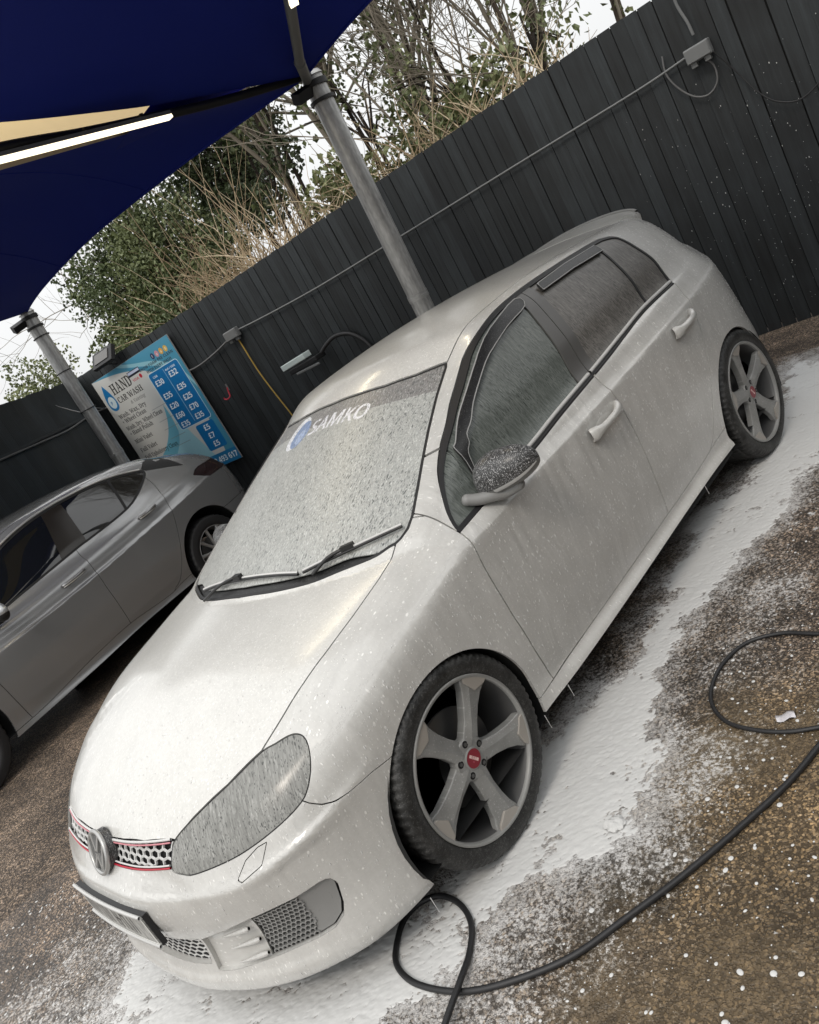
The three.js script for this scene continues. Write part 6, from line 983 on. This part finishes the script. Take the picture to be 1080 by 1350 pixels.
// ------------------------------------------------------------------ the silver car on the left
{
  const car = thing('silver_hatchback', 'silver metallic hatchback with chrome window line, parked left of the foamed car', 'car', [SILVER.x, 0, SILVER.z], SILVER.yaw);
  const ZY = q => [q[2], q[1]], XZ = q => [q[0], q[2]], uvSide = q => [q[2], q[1]];
  let rest = silver.mesh(.0125); const all = rest;
  const sillY = curve([[-2.3, .25], [-1.7, .24], [-.5, .245], [.28, .215], [.93, .198], [1.7, .18], [2.3, .18]]);
  rest = clip(rest, p => p[1] - sillY(p[2]))[1];
  const arch = (zc, yc, r) => p => p[0] > .45 ? Math.hypot(p[2] - zc, p[1] - yc) - r : 1, aF = arch(1.33, .33, .385), aR = arch(-1.33, .335, .385);
  rest = clip(rest, aF)[1]; rest = clip(rest, aR)[1];
  const cut = (f, gap = .005) => { const a = clip(rest, p => f(p) + gap / 2)[0]; rest = clip(rest, p => f(p) - gap / 2)[1]; return a; };
  const both = m => joinM(m, mirrorM(m)), panel = (n, m, mat, d = .014) => mesh(n, toGeo(skirtM(m, d), uvSide), mat, car), pair = (n, m, mat, d) => [panel(n, m, mat, d), panel(n, mirrorM(m), mat, d)];
  const fWs = polyField([[-.2, .42], [0, .42], [.3, .38], [.58, .26], [.62, .45], [.68, .72], [.73, 1.02], [.6, 1.14], [.4, 1.24], [0, 1.30], [-.2, 1.30]], XZ);
  panel('windscreen', both(offsetM(cut(fWs), -.004)), M.tint, .006);
  panel('bonnet', both(cut(p => p[1] > .6 ? polyField([[-.2, 1.30], [0, 1.30], [.4, 1.24], [.6, 1.14], [.73, 1.02], [.70, 1.5], [.60, 1.85], [.3, 2.06], [-.2, 2.1]], XZ)(p) : 1)), M.silver);
  const winPts = [[.95, .915], [.80, 1.02], [.55, 1.18], [.30, 1.305], [.05, 1.375], [-.30, 1.404], [-.75, 1.375], [-1.05, 1.318], [-1.24, 1.262], [-1.262, 1.235], [-1.20, 1.19], [-.94, 1.09], [-.736, 1.052], [-.376, 1.032], [-.231, 1.026], [.361, .979], [.70, .945]];
  const fW = (() => { const f = polyField(catmull(winPts, 4, true), ZY); return p => p[0] > .4 ? f(p) : 1; })(), win = cut(fW, .002);
  const ln = (a, b) => { const n = [a[1] - b[1], b[0] - a[0]], L = Math.hypot(...n); return p => ((p[2] - a[0]) * n[0] + (p[1] - a[1]) * n[1]) / L; };
  const bF = ln([-.245, 1.42], [-.085, 1.02]), bR = ln([-.43, 1.42], [-.345, 1.03]), qd = ln([-.915, 1.36], [-.80, 1.05]);
  const inner = clip(win, p => fW(p) + .016)[0], fr = clip(win, p => fW(p) + .016)[1];
  // bF > 0 lies in front (larger z)
  const front = clip(inner, p => -bF(p))[0], mid = clip(clip(inner, p => -bF(p))[1], p => -bR(p))[0], back = clip(inner, p => -bR(p))[1], gR = clip(back, p => -qd(p) + .012)[0], gQ = clip(back, p => -qd(p) - .012)[1], qb = clip(clip(back, p => -qd(p) + .012)[1], p => -qd(p) - .012)[0];
  pair('front_side_window', offsetM(front, -.006), M.tint, .004); pair('pillar_cover', offsetM(mid, -.003), M.pillarBrown, .006); pair('rear_side_window', offsetM(gR, -.006), M.tint, .004); pair('rear_quarter_window', offsetM(gQ, -.005), M.tint, .004); pair('window_divider', offsetM(qb, -.003), M.black, .006); pair('window_frame', offsetM(fr, -.002), M.black, .008);
  for (const s of [1, -1]) { const pts = []; for (const q of catmull([[.95, .925], [.80, 1.028], [.55, 1.188], [.30, 1.313], [.05, 1.383], [-.30, 1.412], [-.75, 1.383], [-1.05, 1.326], [-1.24, 1.268]], 5)) pts.push([s * (silver.xAt(q[1], q[0]) + .001), q[1], q[0]]); mesh('chrome_strip', tube(pts, .0095, 80, 8), M.chrome, car); }
  const fRoof = p => p[1] > 1.2 && p[2] < .5 ? Math.max(p[0] - .56 - .04 * clamp(p[2] + .3), -1.40 - p[2]) : 1; panel('roof', both(cut(fRoof)), M.silver);
  const fSpo = p => p[1] > 1.04 && p[2] < -1.2 ? Math.max(p[0] - .70, p[2] + 1.40, -1.72 - p[2]) : 1;
  const fRw = p => p[2] < -1.25 && p[1] > .9 ? Math.max(p[0] - mix(.62, .52, clamp((-1.4 - p[2]) / .5)), 1.02 - p[1], p[2] + 1.45) : 1; panel('rear_window', both(offsetM(cut(fRw), -.004)), M.tint, .006);
  const fBlack = (() => { const f = polyField([[-1.262, 1.262], [-1.275, 1.235], [-1.40, 1.185], [-1.56, 1.12], [-1.60, 1.10], [-1.56, 1.21], [-1.48, 1.285], [-1.40, 1.32]], ZY); return p => p[0] > .3 ? f(p) : 1; })(); pair('spoiler_fin', cut(fBlack, .004), M.black);
  const fTl = (() => { const f = polyField([[-1.56, .985], [-1.63, 1.012], [-1.70, 1.02], [-2.0, 1.0], [-2.0, .89], [-1.69, .90]], ZY); return p => p[0] > .5 ? f(p) : 1; })(); pair('tail_lamp', cut(fTl, .004), M.redLamp);
  const gate = p => p[2] < -1.7 ? Math.max(p[0] - .60, .45 - p[1]) : 1; panel('tailgate', both(cut(gate)), M.silver);
  const sill = curve([[.98, .236], [.80, .238], [.111, .300], [-.188, .315], [-.69, .286], [-.80, .30], [-1.0, .31]]);
  pair('sill', cut(p => p[0] > .4 && p[2] < 1.0 && p[2] > -1.0 ? p[1] - sill(p[2]) : 1, .004), M.silver);
  const dF = [[.96, 1.0], [.93, .85], [.893, .72], [.866, .578], [.84, .40], [.813, .24], [.81, .15]], dB = [[-.226, 1.03], [-.218, .96], [-.211, .886], [-.201, .654], [-.213, .357], [-.22, .2]], dR = [[-1.20, 1.21], [-1.19, 1.10], [-1.143, .981], [-1.070, .763], [-.966, .548], [-.88, .41], [-.802, .325], [-.72, .288], [-.70, .15]], so = f => p => p[0] > .5 ? f(p) : 1;
  const df = pair('front_door', cut(so(polyField([...catmull(dF, 5), ...catmull(dB, 5).reverse(), [-.22, 1.25], [.94, 1.1]], ZY))), M.silver), dr = pair('rear_door', cut(so(polyField([...catmull(dB, 5), ...catmull(dR, 5).reverse(), [-1.2, 1.25], [-.22, 1.25]], ZY))), M.silver);
  panel('front_bumper', both(cut(p => p[2] > 1.2 ? Math.max(p[1] - .58 - .15 * sstep(1.7, 2.0, p[2]), 1.3 - p[2]) : 1)), M.silver);
  pair('front_wing', cut(p => p[0] > .4 && p[2] > .7 ? polyField([...catmull(dF, 5), [.8, 0], [2.3, 0], [2.3, 1.1], [1.0, 1.1]], ZY)(p) : 1), M.silver);
  panel('rear_bumper', both(cut(p => p[2] < -1.2 ? Math.max(p[1] - .60, p[2] + 1.55) : 1)), M.silver);
  pair('body_side', rest, M.silver);
  for (const [doors, z0, z1, y] of [[df, .075, -.140, .869], [dr, -.810, -1.010, .958]]) for (const s of [0, 1]) { const sx = s ? -1 : 1, pts = []; for (let i = 0; i <= 12; i++) { const t = i / 12, z = mix(z0, z1, t), yy = y + .012 * t; pts.push([sx * (silver.xAt(yy, z) + .004 + .030 * Math.sin(Math.PI * t) ** .7), yy, z]); } const h = mesh('door_handle', tube(pts, .013, 24, 10), M.silver, doors[s]); mesh('handle_trim', tube(pts.map(p => [p[0] + sx * .006, p[1] - .012, p[2]]), .005, 24, 8), M.chrome, doors[s]); }
  for (const s of [1, -1]) {
    const g = new THREE.Group(); g.name = 'door_mirror'; car.add(g);
    const sp = (nm, mat, th0, th1, k) => { const q = new THREE.SphereGeometry(1, 32, 20, 0, Math.PI * 2, th0, th1); q.scale(.12 * k, .075 * k, .075 * k); const P = q.attributes.position; for (let i = 0; i < P.count; i++) if (P.getZ(i) < 0) P.setZ(i, P.getZ(i) * .35); q.computeVertexNormals(); q.translate(s * 1.01, 1.00, .62); mesh(nm, q, mat, g); };
    sp('mirror_cap', M.silver, 0, 1.75, 1); sp('mirror_base', M.black, 1.75, 1.4, .995); mesh('mirror_foot', cyl([s * .84, .935, .66], [s * .95, .95, .62], .03, .035), M.black, g);
  }
  let sh = clip(offsetM(all, -.025), p => p[1] - .25)[1]; sh = clip(sh, p => p[0] > .4 ? Math.min(aF(p) - .02, aR(p) - .02) : 1)[1]; mesh('inner_shell', toGeo(both(sh), uvSide), M.dark, car);
  mesh('underbody', merge([boxAt(1.5, .03, 1.7, 0, .23, 0), boxAt(1.0, .03, 4.0, 0, .22, 0)]), M.dark, car);
  // wheels: ten straight spokes
  const TG = tyreGeo(.32, .21, .222, 108), RG = latheX([[.222, -.012], [.222, -.003], [.216, -.003], [.212, -.02], [.20, -.12]], 64);
  const silverRim = std({ color: new THREE.Color().setRGB(.38, .38, .38), roughness: .35, metalness: .6 });
  for (const [x, z] of [[.885, 1.33], [.885, -1.33], [-.885, 1.33], [-.885, -1.33]]) {
    const w = new THREE.Group(); w.name = 'wheel'; w.position.set(x, .32, z); if (x < 0) w.rotation.y = Math.PI; car.add(w);
    mesh('tyre', TG, M.black, w); mesh('rim', RG, silverRim, w); mesh('hub', latheX([[.06, -.05], [.058, -.016], [.03, -.010], [.001, -.010]], 32), silverRim, w); mesh('brake_disc', latheX([[.001, -.08], [.14, -.08], [.14, -.10], [.001, -.10]], 32), M.disc, w);
    for (let k = 0; k < 10; k++) mesh('spoke', loftSpoke([[.03, -.016, 0, .016, -.020, -.014, .02], [.12, -.012, 0, .012, -.016, -.010, .02], [.216, -.017, 0, .017, -.010, -.006, .02]], k * Math.PI / 5 + .2), silverRim, w);
    const q = new THREE.CylinderGeometry(.40, .40, .34, 40, 1, true); q.rotateZ(Math.PI / 2); const P = q.attributes.position; for (let i = 0; i < P.count; i++) if (P.getY(i) < -.1) P.setY(i, -.1); q.translate(Math.sign(x) * .69, .33, z); mesh('wheel_house', q, M.dark, car);
  }
}

renderer.render(scene, camera);
